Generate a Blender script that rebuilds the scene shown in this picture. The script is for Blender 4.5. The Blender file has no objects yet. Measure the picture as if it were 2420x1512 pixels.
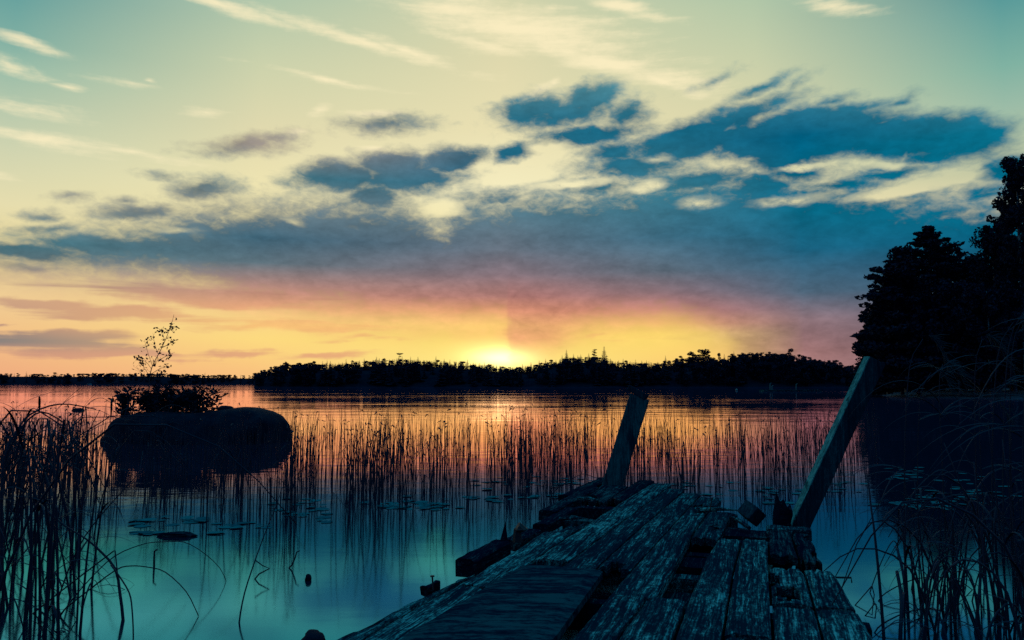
import bpy, bmesh, math, random
from mathutils import Vector, Matrix, noise as mnoise
S = bpy.context.scene
C = S.collection
R = math.radians

# ------------------------------------------------------------------ camera
CAM_H = 1.32
LENS_F = 28.0 / 36.0                 # focal length / sensor width
PITCH = R(4.55)
cam_d = bpy.data.cameras.new("camera")
cam_d.lens = 28.0; cam_d.sensor_width = 36.0
cam_d.clip_start = 0.05; cam_d.clip_end = 8000
cam = bpy.data.objects.new("camera", cam_d); C.objects.link(cam)
cam.location = (0, 0, CAM_H); cam.rotation_euler = (R(90) + PITCH, 0, 0)
S.camera = cam
S.render.resolution_x = 1024; S.render.resolution_y = 640
S.view_settings.view_transform = 'Standard'; S.view_settings.look = 'None'
S.view_settings.exposure = 0.0; S.view_settings.gamma = 1.0
S.cycles.use_denoising = False
S.cycles.max_bounces = 6; S.cycles.diffuse_bounces = 2; S.cycles.glossy_bounces = 3
S.cycles.transparent_max_bounces = 4; S.cycles.caustics_reflective = False

PW = 2419.0
def ray(px, py):
    """direction (world) of a point measured on the photograph (2419 x 1512 units)"""
    x = (px - PW / 2) / PW / LENS_F
    y = -(py - 1512 / 2) / PW / LENS_F
    d = Vector((x, math.cos(PITCH) - y * math.sin(PITCH), math.sin(PITCH) + y * math.cos(PITCH)))
    return d
def at(px, py, z=0.0):
    d = ray(px, py); t = (z - CAM_H) / d.z
    return Vector((d.x * t, d.y * t, z))
def atd(px, py, dist):
    """point at forward distance dist"""
    d = ray(px, py); t = dist / d.y
    return Vector((d.x * t, dist, CAM_H + d.z * t))
def azel(px, py):
    d = ray(px, py).normalized()
    return math.degrees(math.atan2(d.x, d.y)), math.degrees(math.asin(d.z))
def lin(c):
    o = []
    for v in c:
        v /= 255.0
        o.append(v / 12.92 if v <= 0.04045 else ((v + 0.055) / 1.055) ** 2.4)
    return (o[0], o[1], o[2], 1.0)

# ------------------------------------------------------------------ sky
world = bpy.data.worlds.new("World"); S.world = world; world.use_nodes = True
wt = world.node_tree; wn = wt.nodes; wl = wt.links; wn.clear()

class V:
    """a float socket with operators that add Math nodes"""
    tree = None
    def __init__(s, sock): s.s = sock
    @staticmethod
    def m(op, a, b=None, c=None, clamp=False):
        n = V.tree.nodes.new("ShaderNodeMath"); n.operation = op; n.use_clamp = clamp
        for i, x in enumerate((a, b, c)):
            if x is None: continue
            if isinstance(x, V): V.tree.links.new(x.s, n.inputs[i])
            else: n.inputs[i].default_value = x
        return V(n.outputs[0])
    def __add__(a, b): return V.m('ADD', a, b)
    def __radd__(a, b): return V.m('ADD', b, a)
    def __sub__(a, b): return V.m('SUBTRACT', a, b)
    def __rsub__(a, b): return V.m('SUBTRACT', b, a)
    def __mul__(a, b): return V.m('MULTIPLY', a, b)
    def __rmul__(a, b): return V.m('MULTIPLY', b, a)
    def __truediv__(a, b): return V.m('DIVIDE', a, b)
    def max(a, b): return V.m('MAXIMUM', a, b)
    def min(a, b): return V.m('MINIMUM', a, b)
    def step(a, lo, hi, typ='SMOOTHSTEP'):
        n = V.tree.nodes.new("ShaderNodeMapRange"); n.interpolation_type = typ
        V.tree.links.new(a.s, n.inputs['Value'])
        n.inputs['From Min'].default_value = lo; n.inputs['From Max'].default_value = hi
        return V(n.outputs['Result'])
def vnode(tree, op, a, b=None):
    n = tree.nodes.new("ShaderNodeVectorMath"); n.operation = op
    for i, x in enumerate((a, b)):
        if x is None: continue
        if hasattr(x, 'is_output'): tree.links.new(x, n.inputs[i])
        else: n.inputs[i].default_value = x
    return n
def combine(tree, x, y, z=0.0):
    n = tree.nodes.new("ShaderNodeCombineXYZ")
    for i, v in enumerate((x, y, z)):
        if isinstance(v, V): tree.links.new(v.s, n.inputs[i])
        else: n.inputs[i].default_value = v
    return n.outputs[0]
def noise(tree, vec, scale, detail=6, rough=0.55, dist=0.0, col=False, lac=2.0):
    n = tree.nodes.new("ShaderNodeTexNoise")
    n.inputs['Scale'].default_value = scale; n.inputs['Detail'].default_value = detail
    n.inputs['Roughness'].default_value = rough; n.inputs['Distortion'].default_value = dist
    n.inputs['Lacunarity'].default_value = lac
    if vec is not None: tree.links.new(vec, n.inputs['Vector'])
    return n.outputs['Color'] if col else V(n.outputs['Fac'])
def mapping(tree, vec, loc=(0, 0, 0), rot=0.0, scale=(1, 1, 1), typ='POINT'):
    n = tree.nodes.new("ShaderNodeMapping"); n.vector_type = typ
    tree.links.new(vec, n.inputs['Vector'])
    n.inputs['Location'].default_value = loc; n.inputs['Rotation'].default_value = (0, 0, rot)
    n.inputs['Scale'].default_value = scale
    return n.outputs[0]
def mix(tree, fac, a, b, blend='MIX'):
    n = tree.nodes.new("ShaderNodeMix"); n.data_type = 'RGBA'; n.blend_type = blend
    for sock, x in ((n.inputs[0], fac), (n.inputs[6], a), (n.inputs[7], b)):
        if isinstance(x, V): tree.links.new(x.s, sock)
        elif hasattr(x, 'is_output'): tree.links.new(x, sock)
        else: sock.default_value = x
    return n.outputs[2]
def ramp(tree, fac, stops):
    n = tree.nodes.new("ShaderNodeValToRGB"); cr = n.color_ramp
    while len(cr.elements) < len(stops): cr.elements.new(0.5)
    for e, (p, c) in zip(cr.elements, stops): e.position = p
    for e, (p, c) in zip(cr.elements, stops): e.position = p; e.color = c
    tree.links.new(fac.s, n.inputs[0])
    return n.outputs[0]

V.tree = wt
tc = wn.new("ShaderNodeTexCoord")
sep = wn.new("ShaderNodeSeparateXYZ"); wl.new(tc.outputs['Generated'], sep.inputs[0])
dx, dy, dz = (V(sep.outputs[i]) for i in range(3))
AZ = V.m('ARCTAN2', dx, dy) * (180 / math.pi)
EL = V.m('ARCSINE', dz) * (180 / math.pi)
P0 = combine(wt, AZ, EL)

def columns(table):
    """colour over elevation at several azimuths, blended across azimuth"""
    cols = []
    for px, rows in table:
        stops = sorted((max(0.0, azel(px, py)[1]) / 40.0, lin(c)) for py, c in rows)
        cols.append((azel(px, 800)[0], ramp(wt, EL / 40.0, stops)))
    out = cols[0][1]
    for (a0, c0), (a1, c1) in zip(cols, cols[1:]):
        out = mix(wt, AZ.step(a0, a1, 'LINEAR'), out, c1)
    return out
# coordinates warped for ragged cloud edges
SX, SY = 27.0, 27.0           # degrees to noise space (set by scale below)
pa = mapping(wt, P0, scale=(0.085, 0.16, 1))
w1 = vnode(wt, 'SUBTRACT', noise(wt, pa, 3.0, 5, 0.55, col=True), (0.5, 0.5, 0.5)).outputs[0]
w1 = vnode(wt, 'MULTIPLY', w1, (3.0, 1.5, 0)).outputs[0]
PWARP = vnode(wt, 'ADD', P0, w1).outputs[0]
fb = noise(wt, mapping(wt, P0, loc=(3, 1, 0), rot=R(10), scale=(0.22, 0.50, 1)), 1.6, 9, 0.60)
fb3 = noise(wt, mapping(wt, P0, loc=(1, 8, 0), rot=R(14), scale=(0.55, 1.0, 1)), 1.9, 8, 0.62, 0.4)
fb2 = noise(wt, mapping(wt, P0, loc=(9, 4, 0), scale=(0.10, 0.34, 1)), 1.3, 6, 0.55)
stre = noise(wt, mapping(wt, P0, loc=(2, 7, 0), rot=R(2), scale=(0.07, 1.1, 1)), 1.0, 7, 0.55, 0.6)

def blob_field(blobs, P):
    out = None; k = 0
    for b in blobs:
        px, py, rx, ry = b[:4]; rot = b[4] if len(b) > 4 else 0.0; wgt = b[5] if len(b) > 5 else 1.0
        a, e = azel(px, py)
        sx = azel(px + 10, py)[0] - azel(px - 10, py)[0]; sy = azel(px, py - 10)[1] - azel(px, py + 10)[1]
        m = mapping(wt, P, loc=(a, e, 0), rot=R(rot), scale=(rx * sx / 20, ry * sy / 20, 1), typ='TEXTURE')
        L = V(vnode(wt, 'LENGTH', m).outputs['Value'])
        f = wgt - L * wgt
        out = f if out is None else V.m('SMOOTH_MAX', out, f, 0.25)
        k += 1
        if k % 5 == 0:      # evaluate in short runs, so that the node graph fits the renderer's stack
            n = vnode(wt, 'MULTIPLY_ADD', out.s, (1e-6, 1e-6, 0)); wl.new(P, n.inputs[2]); P = n.outputs[0]
    return out
def curve(pts):
    """elevation as a function of azimuth through photo points"""
    n = wn.new("ShaderNodeFloatCurve"); cm = n.mapping; cv = cm.curves[0]
    q = []
    for px, py in pts:
        a, e = azel(px, py); q.append(((a + 60) / 120, (e + 10) / 60))
    while len(cv.points) < len(q): cv.points.new(0.5, 0.5)
    for p, (x, y) in zip(cv.points, q): p.location = (x, y); p.handle_type = 'AUTO_CLAMPED'
    cm.update()
    u = (V(PWsep.outputs[0]) + 60.0) / 120.0
    wl.new(u.s, n.inputs['Value'])
    return V(n.outputs[0]) * 60.0 - 10.0
PWsep = wn.new("ShaderNodeSeparateXYZ"); wl.new(PWARP, PWsep.inputs[0])
we = V(PWsep.outputs[1])
upper = curve([(-200, 600), (0, 568), (150, 546), (260, 535), (450, 490), (560, 474), (700, 470), (800, 458), (950, 472), (1040, 512), (1100, 468), (1200, 456), (1300, 447), (1450, 432), (1600, 410), (1750, 404), (1900, 404), (2050, 430), (2200, 442), (2420, 446)])
lower = curve([(-200, 640), (0, 640), (200, 668), (450, 690), (600, 735), (750, 760), (950, 778), (1100, 785), (1190, 792), (1215, 838), (1290, 844), (1345, 812), (1420, 790), (1560, 784), (1640, 796), (1700, 824), (1760, 885), (1850, 930), (2420, 960)])
bank = ((upper + 0.15 - we) * 0.36).min((we - lower) * 0.30 + 0.05)
clouds_dark = [
 (70, 592, 150, 26, 2, 1.3), (230, 580, 190, 34, 0, 1.4), (400, 590, 200, 40, 0, 1.2), (60, 628, 160, 16, 0, .6),
 (1255, 260, 92, 40, 6, 1.5), (1395, 232, 84, 36, 16, 1.5), (1330, 270, 150, 44, 6, 1.2), (1395, 318, 150, 26, 4, 1.3), (1480, 270, 60, 40, 0, 1.0),
 (1640, 330, 190, 52, 8, 2.0), (1900, 322, 280, 70, -1, 2.6), (2150, 325, 230, 60, -2, 2.4), (1830, 378, 85, 54, 0, 1.8), (2290, 330, 90, 60, -8, 1.8), (2215, 368, 130, 26, 0, 1.2),
 (1740, 275, 170, 30, 10, 1.2), (1800, 207, 74, 15, 16, .8), (1965, 243, 54, 16, 14, .7), (2118, 240, 44, 14, 25, .7), (1885, 200, 34, 9, 20, .4), (1690, 188, 44, 9, 14, .35), (2000, 262, 120, 20, 4, .9),
 (810, 420, 135, 46, 2, 1.6), (935, 392, 110, 42, 0, 1.6), (1065, 378, 90, 32, 12, 1.6), (890, 470, 85, 46, 0, 1.3), (960, 425, 160, 40, 4, 1.4),
 (490, 450, 90, 30, 10, 1.1), (575, 345, 115, 22, 10, .75), (665, 322, 54, 12, 16, .5), (915, 297, 100, 22, 2, .75), (320, 505, 120, 24, 5, 1.0), (90, 507, 38, 13, 0, .7), (165, 467, 44, 12, 12, .55), (280, 477, 36, 11, 8, .6), (392, 420, 40, 8, 0, .45), (120, 540, 66, 13, 8, .7),
 (1450, 358, 85, 40, 0, 1.2), (1500, 392, 160, 38, 0, 1.2), (1222, 357, 66, 22, 8, 1.2), (1640, 432, 170, 38, 0, 1.2), (1790, 448, 140, 40, 0, 1.2), (2110, 408, 150, 18, 0, .9), (2372, 402, 66, 46, 0, 1.4), (1990, 435, 130, 22, 0, .9), (1180, 470, 130, 24, 0, .6), (1400, 442, 130, 26, 0, .8), (2330, 455, 90, 22, 0, .8), (1880, 412, 110, 30, 0, 1.0),
]
Fd = blob_field(clouds_dark, PWARP)
holes = blob_field([(1655, 482, 80, 22, 0, 1.0), (1862, 478, 120, 20, 2, 1.0), (2120, 454, 150, 20, 4, 1.4), (2265, 428, 90, 16, 8, .9), (1890, 398, 88, 13, 0, 1.3), (2105, 392, 60, 10, 0, .8), (1540, 436, 66, 16, 6, 1.0), (1350, 437, 110, 14, 4, 1.0), (1235, 420, 90, 22, 0, 1.0), (690, 527, 50, 14, -20, .5), (842, 548, 60, 14, -15, .45), (425, 550, 80, 12, 0, .6), (1048, 496, 60, 26, 0, .8), (1290, 345, 80, 14, 4, .8), (1560, 372, 60, 14, 10, .8), (1700, 300, 60, 8, 40, .5), (2140, 350, 40, 8, 60, .5)], PWARP)
F = bank.max(Fd) - holes.max(0.0) * (fb3 * 3.2 - 0.75).max(0.0) * 1.1
rag = EL.step(azel(1200, 790)[1], azel(1200, 600)[1]) * 0.85 + 0.15      # ragged above, smooth veil below
nz = (fb - 0.5) * 1.05 + (fb3 - 0.5) * 1.25
dens = F.min(1.3) * 1.10 + nz * rag + 0.16
alpha = dens.step(-0.46, 1.04)
# thin streaks near the horizon, left
hzF = blob_field([(120, 805, 240, 26, 0, 1.0), (300, 745, 260, 22, 0, .8), (90, 715, 130, 16, 0, .8), (560, 835, 140, 14, 2, .9), (250, 838, 330, 14, 0, .7), (760, 838, 130, 10, 3, .6), (500, 700, 360, 30, -3, .8), (20, 768, 40, 6, 0, .6), (620, 770, 300, 14, 0, .5), (880, 800, 120, 8, 0, .35), (1400, 790, 60, 9, 10, .5), (1560, 800, 150, 8, 0, .3)], PWARP)
alpha_h = (hzF * 1.0 + (stre - 0.5) * 1.9).step(-0.10, 0.45) * 0.92
# bright high streaks
pc = vnode(wt, 'ADD', P0, vnode(wt, 'MULTIPLY', w1, (0.5, 0.35, 0)).outputs[0]).outputs[0]
ciF = blob_field([(510, 8, 190, 16, -8), (840, 92, 240, 17, -11), (960, 118, 110, 14, -16), (1215, 62, 340, 60, -10, 1.35), (1430, 150, 270, 28, -14, 1.3), (1560, 190, 150, 20, -22), (1480, 18, 110, 18, -16), (1965, 12, 95, 20, -14), (1120, 100, 150, 14, -12),
  (70, 100, 90, 16, -10), (20, 150, 80, 20, -10), (355, 192, 26, 8), (300, 195, 80, 9, 0, .5), (60, 265, 120, 20, -3, .7), (90, 328, 160, 22, -3, .8), (330, 362, 140, 10, -6, .6), (160, 208, 30, 6, 0, .6), (780, 190, 140, 7, -6, .6), (485, 265, 40, 7, 0, .5), (750, 262, 26, 12, 20, .8), (705, 312, 26, 10, 10, .9), (880, 270, 70, 9, 2, .9), (1275, 215, 40, 12, 20, .9), (1310, 195, 14, 8, 20, .7), (880, 348, 30, 10, 0, .8), (5, 410, 30, 8, 0, .6)], pc)
cir = noise(wt, mapping(wt, P0, loc=(5, 2, 0), rot=R(12), scale=(0.09, 0.75, 1)), 1.5, 8, 0.6)
ci = (ciF * 0.8 + (cir - 0.5) * 2.4 + (fb3 - 0.5) * 0.7).step(-0.34, 1.05)
ZEN = (60, 140, 165)
clear = columns([
 (0,    [(-500, ZEN), (-60, (92, 156, 156)), (80, (126, 174, 162)), (150, (152, 188, 168)), (250, (182, 200, 172)), (350, (208, 212, 176)), (480, (230, 221, 174)), (560, (232, 216, 160)), (700, (240, 205, 148)), (780, (242, 194, 136)), (880, (240, 174, 128))]),
 (600,  [(-500, ZEN), (-160, (130, 180, 170)), (0, (176, 198, 170)), (150, (204, 210, 172)), (300, (224, 217, 174)), (450, (240, 229, 178)), (600, (242, 226, 165)), (720, (248, 214, 140)), (800, (253, 218, 128)), (880, (249, 194, 126))]),
 (1190, [(-600, ZEN), (-220, (160, 190, 170)), (0, (212, 212, 172)), (150, (224, 217, 174)), (300, (234, 224, 178)), (450, (246, 237, 192)), (600, (246, 231, 170)), (720, (255, 214, 122)), (790, (255, 224, 110)), (850, (255, 234, 128))]),
 (1800, [(-500, ZEN), (-160, (135, 180, 168)), (0, (178, 199, 168)), (150, (202, 208, 170)), (250, (216, 213, 171)), (450, (238, 228, 180)), (600, (242, 221, 158)), (750, (252, 215, 106)), (800, (255, 216, 112)), (860, (249, 188, 106))]),
 (2400, [(-400, ZEN), (-60, (74, 144, 148)), (0, (92, 156, 154)), (150, (128, 178, 162)), (250, (156, 188, 167)), (400, (192, 197, 162)), (460, (226, 217, 176)), (600, (202, 190, 160)), (880, (172, 122, 125))]),
])
col = mix(wt, ci * 0.85, clear, lin((255, 240, 196)))
# sun glow just above the ridge
sa, se = azel(1188, 838)
g = vnode(wt, 'LENGTH', mapping(wt, P0, loc=(sa, se, 0), scale=(2.6, 0.95, 1), typ='TEXTURE')).outputs['Value']
glow = V.m('EXPONENT', V(g) * V(g) * -1.0)
col = mix(wt, glow, col, (0.7, 0.52, 0.22, 1), 'ADD')
g2 = vnode(wt, 'LENGTH', mapping(wt, P0, loc=(sa, se - 0.25, 0), scale=(1.9, 0.50, 1), typ='TEXTURE')).outputs['Value']
col = mix(wt, V.m('EXPONENT', V(g2) * V(g2) * -1.0), col, (1.0, 0.85, 0.42, 1), 'ADD')
cloud = columns([
 (0,    [(200, (150, 165, 155)), (450, (150, 152, 142)), (560, (66, 114, 126)), (610, (88, 118, 126)), (650, (160, 140, 128)), (700, (204, 162, 130)), (760, (188, 142, 126)), (805, (118, 122, 124)), (830, (196, 146, 126)), (880, (238, 168, 126))]),
 (600,  [(200, (140, 150, 142)), (340, (150, 140, 132)), (410, (64, 112, 126)), (480, (106, 122, 128)), (560, (64, 102, 121)), (620, (92, 112, 122)), (655, (150, 126, 122)), (690, (190, 138, 120)), (725, (224, 160, 120)), (770, (246, 192, 120)), (840, (226, 166, 124))]),
 (1190, [(150, (90, 140, 150)), (280, (40, 106, 128)), (400, (26, 100, 128)), (500, (80, 114, 128)), (590, (102, 113, 126)), (650, (134, 114, 121)), (700, (176, 124, 116)), (735, (225, 155, 114)), (770, (246, 188, 114)), (800, (228, 148, 110)), (850, (240, 180, 118))]),
 (1560, [(150, (80, 140, 150)), (300, (16, 100, 128)), (450, (54, 116, 134)), (560, (62, 108, 130)), (640, (96, 110, 124)), (690, (140, 113, 118)), (735, (192, 126, 114)), (765, (228, 160, 112)), (792, (248, 206, 110))]),
 (1900, [(150, (60, 130, 148)), (320, (0, 90, 122)), (430, (4, 102, 130)), (500, (8, 104, 132)), (590, (26, 96, 125)), (690, (78, 102, 122)), (755, (138, 112, 118)), (830, (160, 116, 114))]),
 (2400, [(150, (60, 130, 148)), (300, (8, 108, 134)), (420, (0, 102, 130)), (500, (0, 102, 130)), (600, (6, 84, 116)), (700, (60, 94, 118)), (800, (116, 104, 120)), (880, (145, 112, 118))]),
])
col = mix(wt, alpha_h, col, cloud)
shade = (0.08 + 0.60 * fb2 + 0.72 * fb + 0.52 * fb3)
ray_l = AZ.step(azel(1194, 720)[0], azel(1203, 720)[0]) * (1.0 - AZ.step(azel(1230, 720)[0], azel(1480, 720)[0]))
ray_l = ray_l * EL.step(azel(1200, 830)[1], azel(1200, 780)[1]) * (1.0 - EL.step(azel(1200, 745)[1], azel(1200, 640)[1]))
cloud = mix(wt, ray_l * 0.26, cloud, lin((190, 114, 112)))
cl = vnode(wt, 'SCALE', cloud); wl.new(shade.s, cl.inputs['Scale'])
# thin cloud rims catch the light
rim = (alpha * (1.0 - alpha)) * 0.25 * rag
cl2 = mix(wt, rim, cl.outputs[0], lin((255, 226, 175)))
col = mix(wt, alpha, col, cl2)
# away from the sunset the sky falls to dusk blue
back = AZ.step(38, 100).max((AZ * -1.0).step(50, 140))
hi = EL.step(26, 60)
dusk = mix(wt, EL.step(8, 72), (0.006, 0.022, 0.10, 1), (0.035, 0.34, 0.50, 1))
col = mix(wt, back.max(hi), col, dusk)
col = mix(wt, EL.step(-0.6, -3.0), col, (0.002, 0.01, 0.03, 1))
bg = wn.new("ShaderNodeBackground"); bg.inputs['Strength'].default_value = 1.0
wl.new(col, bg.inputs['Color'])
wo = wn.new("ShaderNodeOutputWorld"); wl.new(bg.outputs[0], wo.inputs['Surface'])
world.cycles.sampling_method = 'MANUAL'; world.cycles.sample_map_resolution = 512

# the sun has sunk to the ridge, straight ahead
sun_d = bpy.data.lights.new("sun", 'SUN'); sun_d.energy = 0.10; sun_d.angle = R(0.53); sun_d.color = (1.0, 0.62, 0.30)
sun = bpy.data.objects.new("sun", sun_d); C.objects.link(sun)
sun.rotation_euler = (R(90 - 0.5), 0, R(180) - R(sa))

# ------------------------------------------------------------------ helpers
def tag(o, label=None, cat=None, group=None, kind=None):
    if label: o['label'] = label
    if cat: o['category'] = cat
    if group: o['group'] = group
    if kind: o['kind'] = kind
    return o
def empty(name, loc=(0, 0, 0), rz=0.0):
    o = bpy.data.objects.new(name, None); C.objects.link(o)
    o.location = loc; o.rotation_euler = (0, 0, rz); o.empty_display_size = 0.2
    return o
class MB:
    def __init__(s): s.v = []; s.f = []
    def tube(s, pts, rad, sides=5, cap=True):
        pts = [Vector(p) for p in pts]; n = len(pts); base = len(s.v)
        if not isinstance(rad, (list, tuple)): rad = [rad] * n
        up = Vector((0.13, 0.97, 0.21))
        for i, p in enumerate(pts):
            t = (pts[min(i + 1, n - 1)] - pts[max(i - 1, 0)])
            if t.length < 1e-9: t = Vector((0, 0, 1))
            t.normalize()
            a = t.cross(up)
            if a.length < 1e-3: a = t.cross(Vector((1, 0, 0)))
            a.normalize(); b = t.cross(a)
            for k in range(sides):
                w = 2 * math.pi * k / sides
                s.v.append(p + (a * math.cos(w) + b * math.sin(w)) * rad[i])
        for i in range(n - 1):
            for k in range(sides):
                k2 = (k + 1) % sides
                s.f.append((base + i * sides + k, base + i * sides + k2, base + (i + 1) * sides + k2, base + (i + 1) * sides + k))
        if cap:
            s.f.append(tuple(base + k for k in reversed(range(sides))))
            s.f.append(tuple(base + (n - 1) * sides + k for k in range(sides)))
    def blade(s, pts, wid, side):
        """a leaf blade: a ribbon folded along its midrib"""
        pts = [Vector(p) for p in pts]; n = len(pts); base = len(s.v); side = Vector(side).normalized()
        for i, p in enumerate(pts):
            t = (pts[min(i + 1, n - 1)] - pts[max(i - 1, 0)]).normalized()
            w = side - t * side.dot(t)
            if w.length < 1e-3: w = Vector((1, 0, 0))
            w.normalize(); u = t.cross(w)
            h = wid[i]
            s.v += [p + w * h + u * h * 0.35, p - u * h * 0.1, p - w * h + u * h * 0.35]
        for i in range(n - 1):
            a = base + i * 3; b = a + 3
            s.f += [(a, a + 1, b + 1, b), (a + 1, a + 2, b + 2, b + 1)]
    def box(s, cx, cy, cz, sx, sy, sz, M=None):
        base = len(s.v)
        for z in (-.5, .5):
            for x, y in ((-.5, -.5), (.5, -.5), (.5, .5), (-.5, .5)):
                p = Vector((x * sx, y * sy, z * sz))
                if M: p = M @ p
                s.v.append(p + Vector((cx, cy, cz)))
        for f in ((3, 2, 1, 0), (4, 5, 6, 7), (0, 1, 5, 4), (1, 2, 6, 5), (2, 3, 7, 6), (3, 0, 4, 7)):
            s.f.append(tuple(base + i for i in f))
    def mesh(s, name, mat=None, smooth=False):
        me = bpy.data.meshes.new(name)
        me.from_pydata([tuple(v) for v in s.v], [], s.f); me.update()
        if mat: me.materials.append(mat)
        if smooth:
            me.polygons.foreach_set('use_smooth', [True] * len(me.polygons))
        return me
    def build(s, name, mat, parent=None, smooth=False, loc=(0, 0, 0)):
        o = bpy.data.objects.new(name, s.mesh(name, mat, smooth)); C.objects.link(o)
        o.location = loc
        if parent: o.parent = parent
        return o
def copy_tree(o, parent=None):
    c = o.copy(); C.objects.link(c); c.parent = parent
    for ch in list(o.children): copy_tree(ch, c)
    return c
def bezier(pts, n):
    """smooth curve (Catmull-Rom) through points"""
    pts = [Vector(p) for p in pts]
    if len(pts) == 2: return [pts[0].lerp(pts[1], i / n) for i in range(n + 1)]
    P = [pts[0] * 2 - pts[1]] + pts + [pts[-1] * 2 - pts[-2]]; out = []
    seg = len(pts) - 1; per = max(1, n // seg)
    for i in range(seg):
        a, b, c, d = P[i:i + 4]
        for k in range(per):
            t = k / per
            out.append(0.5 * ((2 * b) + (c - a) * t + (2 * a - 5 * b + 4 * c - d) * t * t + (3 * b - a - 3 * c + d) * t ** 3))
    out.append(pts[-1]); return out

# ------------------------------------------------------------------ materials
def new_mat(name):
    m = bpy.data.materials.new(name); m.use_nodes = True; t = m.node_tree; t.nodes.clear()
    out = t.nodes.new("ShaderNodeOutputMaterial"); p = t.nodes.new("ShaderNodeBsdfPrincipled")
    t.links.new(p.outputs[0], out.inputs[0]); V.tree = t
    return m, t, p, out
def objcoord(t):
    return t.nodes.new("ShaderNodeTexCoord").outputs['Object']
def setbump(t, p, h, strength, dist):
    b = t.nodes.new("ShaderNodeBump"); b.inputs['Strength'].default_value = strength; b.inputs['Distance'].default_value = dist
    t.links.new(h.s, b.inputs['Height']); t.links.new(b.outputs[0], p.inputs['Normal'])
def simple(name, c0, c1, scale, rough=0.8, spec=0.25, bump=0.0, rnd=0.0):
    m, t, p, out = new_mat(name)
    n = noise(t, objcoord(t), scale, 5, 0.6)
    f = n.step(0.35, 0.68)
    if rnd:
        oi = t.nodes.new("ShaderNodeObjectInfo"); f = f * (1 - rnd) + V(oi.outputs['Random']) * rnd
    t.links.new(mix(t, f, (*c0, 1), (*c1, 1)), p.inputs['Base Color'])
    p.inputs['Roughness'].default_value = rough; p.inputs['Specular IOR Level'].default_value = spec
    if bump: setbump(t, p, noise(t, objcoord(t), scale * 2.5, 6, 0.65), bump, 0.05)
    return m
M = {}
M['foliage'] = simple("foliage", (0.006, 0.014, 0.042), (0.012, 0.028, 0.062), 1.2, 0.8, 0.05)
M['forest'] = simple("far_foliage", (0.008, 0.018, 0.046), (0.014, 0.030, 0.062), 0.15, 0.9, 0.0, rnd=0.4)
M['bark'] = simple("bark", (0.02, 0.025, 0.05), (0.05, 0.06, 0.09), 3.0, 0.85, 0.2)
M['birch_bark'] = simple("birch_bark", (0.05, 0.07, 0.10), (0.34, 0.42, 0.46), 2.2, 0.7, 0.3)
M['reed'] = simple("reed", (0.006, 0.016, 0.045), (0.014, 0.034, 0.065), 3.0, 0.6, 0.08, rnd=0.3)
M['dry_reed'] = simple("dry_reed", (0.010, 0.028, 0.050), (0.025, 0.055, 0.08), 6.0, 0.7, 0.1)
M['leaf'] = simple("leaf", (0.006, 0.016, 0.042), (0.012, 0.030, 0.056), 4.0, 0.7, 0.08)
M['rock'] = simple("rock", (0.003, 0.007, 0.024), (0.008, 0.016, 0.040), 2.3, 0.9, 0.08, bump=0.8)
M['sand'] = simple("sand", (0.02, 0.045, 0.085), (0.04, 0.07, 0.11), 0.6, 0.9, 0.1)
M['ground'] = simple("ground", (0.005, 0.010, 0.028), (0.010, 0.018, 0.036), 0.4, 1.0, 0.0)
M['white_paint'] = simple("white_paint", (0.45, 0.52, 0.55), (0.65, 0.7, 0.72), 3.0, 0.6, 0.3)

M['pale_paint'] = simple("pale_paint", (0.10, 0.22, 0.26), (0.16, 0.30, 0.34), 3.0, 0.6, 0.1)
# water: Fresnel reflection over a dark teal body; steeper views see more of the teal
m, t, p, out = new_mat("lake_water"); t.nodes.remove(p)
geo = t.nodes.new("ShaderNodeNewGeometry")
pos = geo.outputs['Position']
dist = V(vnode(t, 'LENGTH', pos).outputs['Value'])
h1 = noise(t, mapping(t, pos, scale=(0.9, 2.2, 1)), 1.0, 3, 0.5)
h2 = noise(t, mapping(t, pos, rot=R(12), scale=(0.16, 0.5, 1)), 1.0, 4, 0.55)
h3 = noise(t, mapping(t, pos, rot=R(-9), scale=(3.0, 7.0, 1)), 1.0, 2, 0.5)
patch = noise(t, mapping(t, pos, scale=(0.012, 0.045, 1)), 1.0, 4, 0.55).step(0.40, 0.62)
far = dist.step(9, 40)
h4 = noise(t, mapping(t, pos, rot=R(2), scale=(0.35, 5.0, 1)), 1.0, 3, 0.5)
hh = h2 * (0.065 * far * (patch * 0.85 + 0.15)) + h1 * (0.0036 * (far * 0.6 + 0.40) + 0.0085 * dist.step(7, 11) * dist.step(24, 15)) + h3 * (0.0010 * far * (patch + 0.1)) + h4 * (0.0016 * dist.step(8, 18))
bmp = t.nodes.new("ShaderNodeBump"); bmp.inputs['Strength'].default_value = 0.55; bmp.inputs['Distance'].default_value = 1.0
t.links.new(hh.s, bmp.inputs['Height'])
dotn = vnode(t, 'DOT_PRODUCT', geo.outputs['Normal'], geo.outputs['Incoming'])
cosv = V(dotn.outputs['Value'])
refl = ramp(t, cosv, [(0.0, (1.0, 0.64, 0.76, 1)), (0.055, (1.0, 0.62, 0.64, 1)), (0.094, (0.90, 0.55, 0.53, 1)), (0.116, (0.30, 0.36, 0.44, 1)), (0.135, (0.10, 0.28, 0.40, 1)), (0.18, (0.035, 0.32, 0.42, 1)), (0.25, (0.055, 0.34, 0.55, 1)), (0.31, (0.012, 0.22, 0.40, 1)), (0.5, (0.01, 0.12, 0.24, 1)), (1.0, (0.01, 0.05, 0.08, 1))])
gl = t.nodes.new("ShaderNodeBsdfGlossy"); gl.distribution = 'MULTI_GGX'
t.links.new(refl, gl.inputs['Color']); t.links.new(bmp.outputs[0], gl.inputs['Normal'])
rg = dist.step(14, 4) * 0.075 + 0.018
t.links.new(rg.s, gl.inputs['Roughness'])
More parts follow.
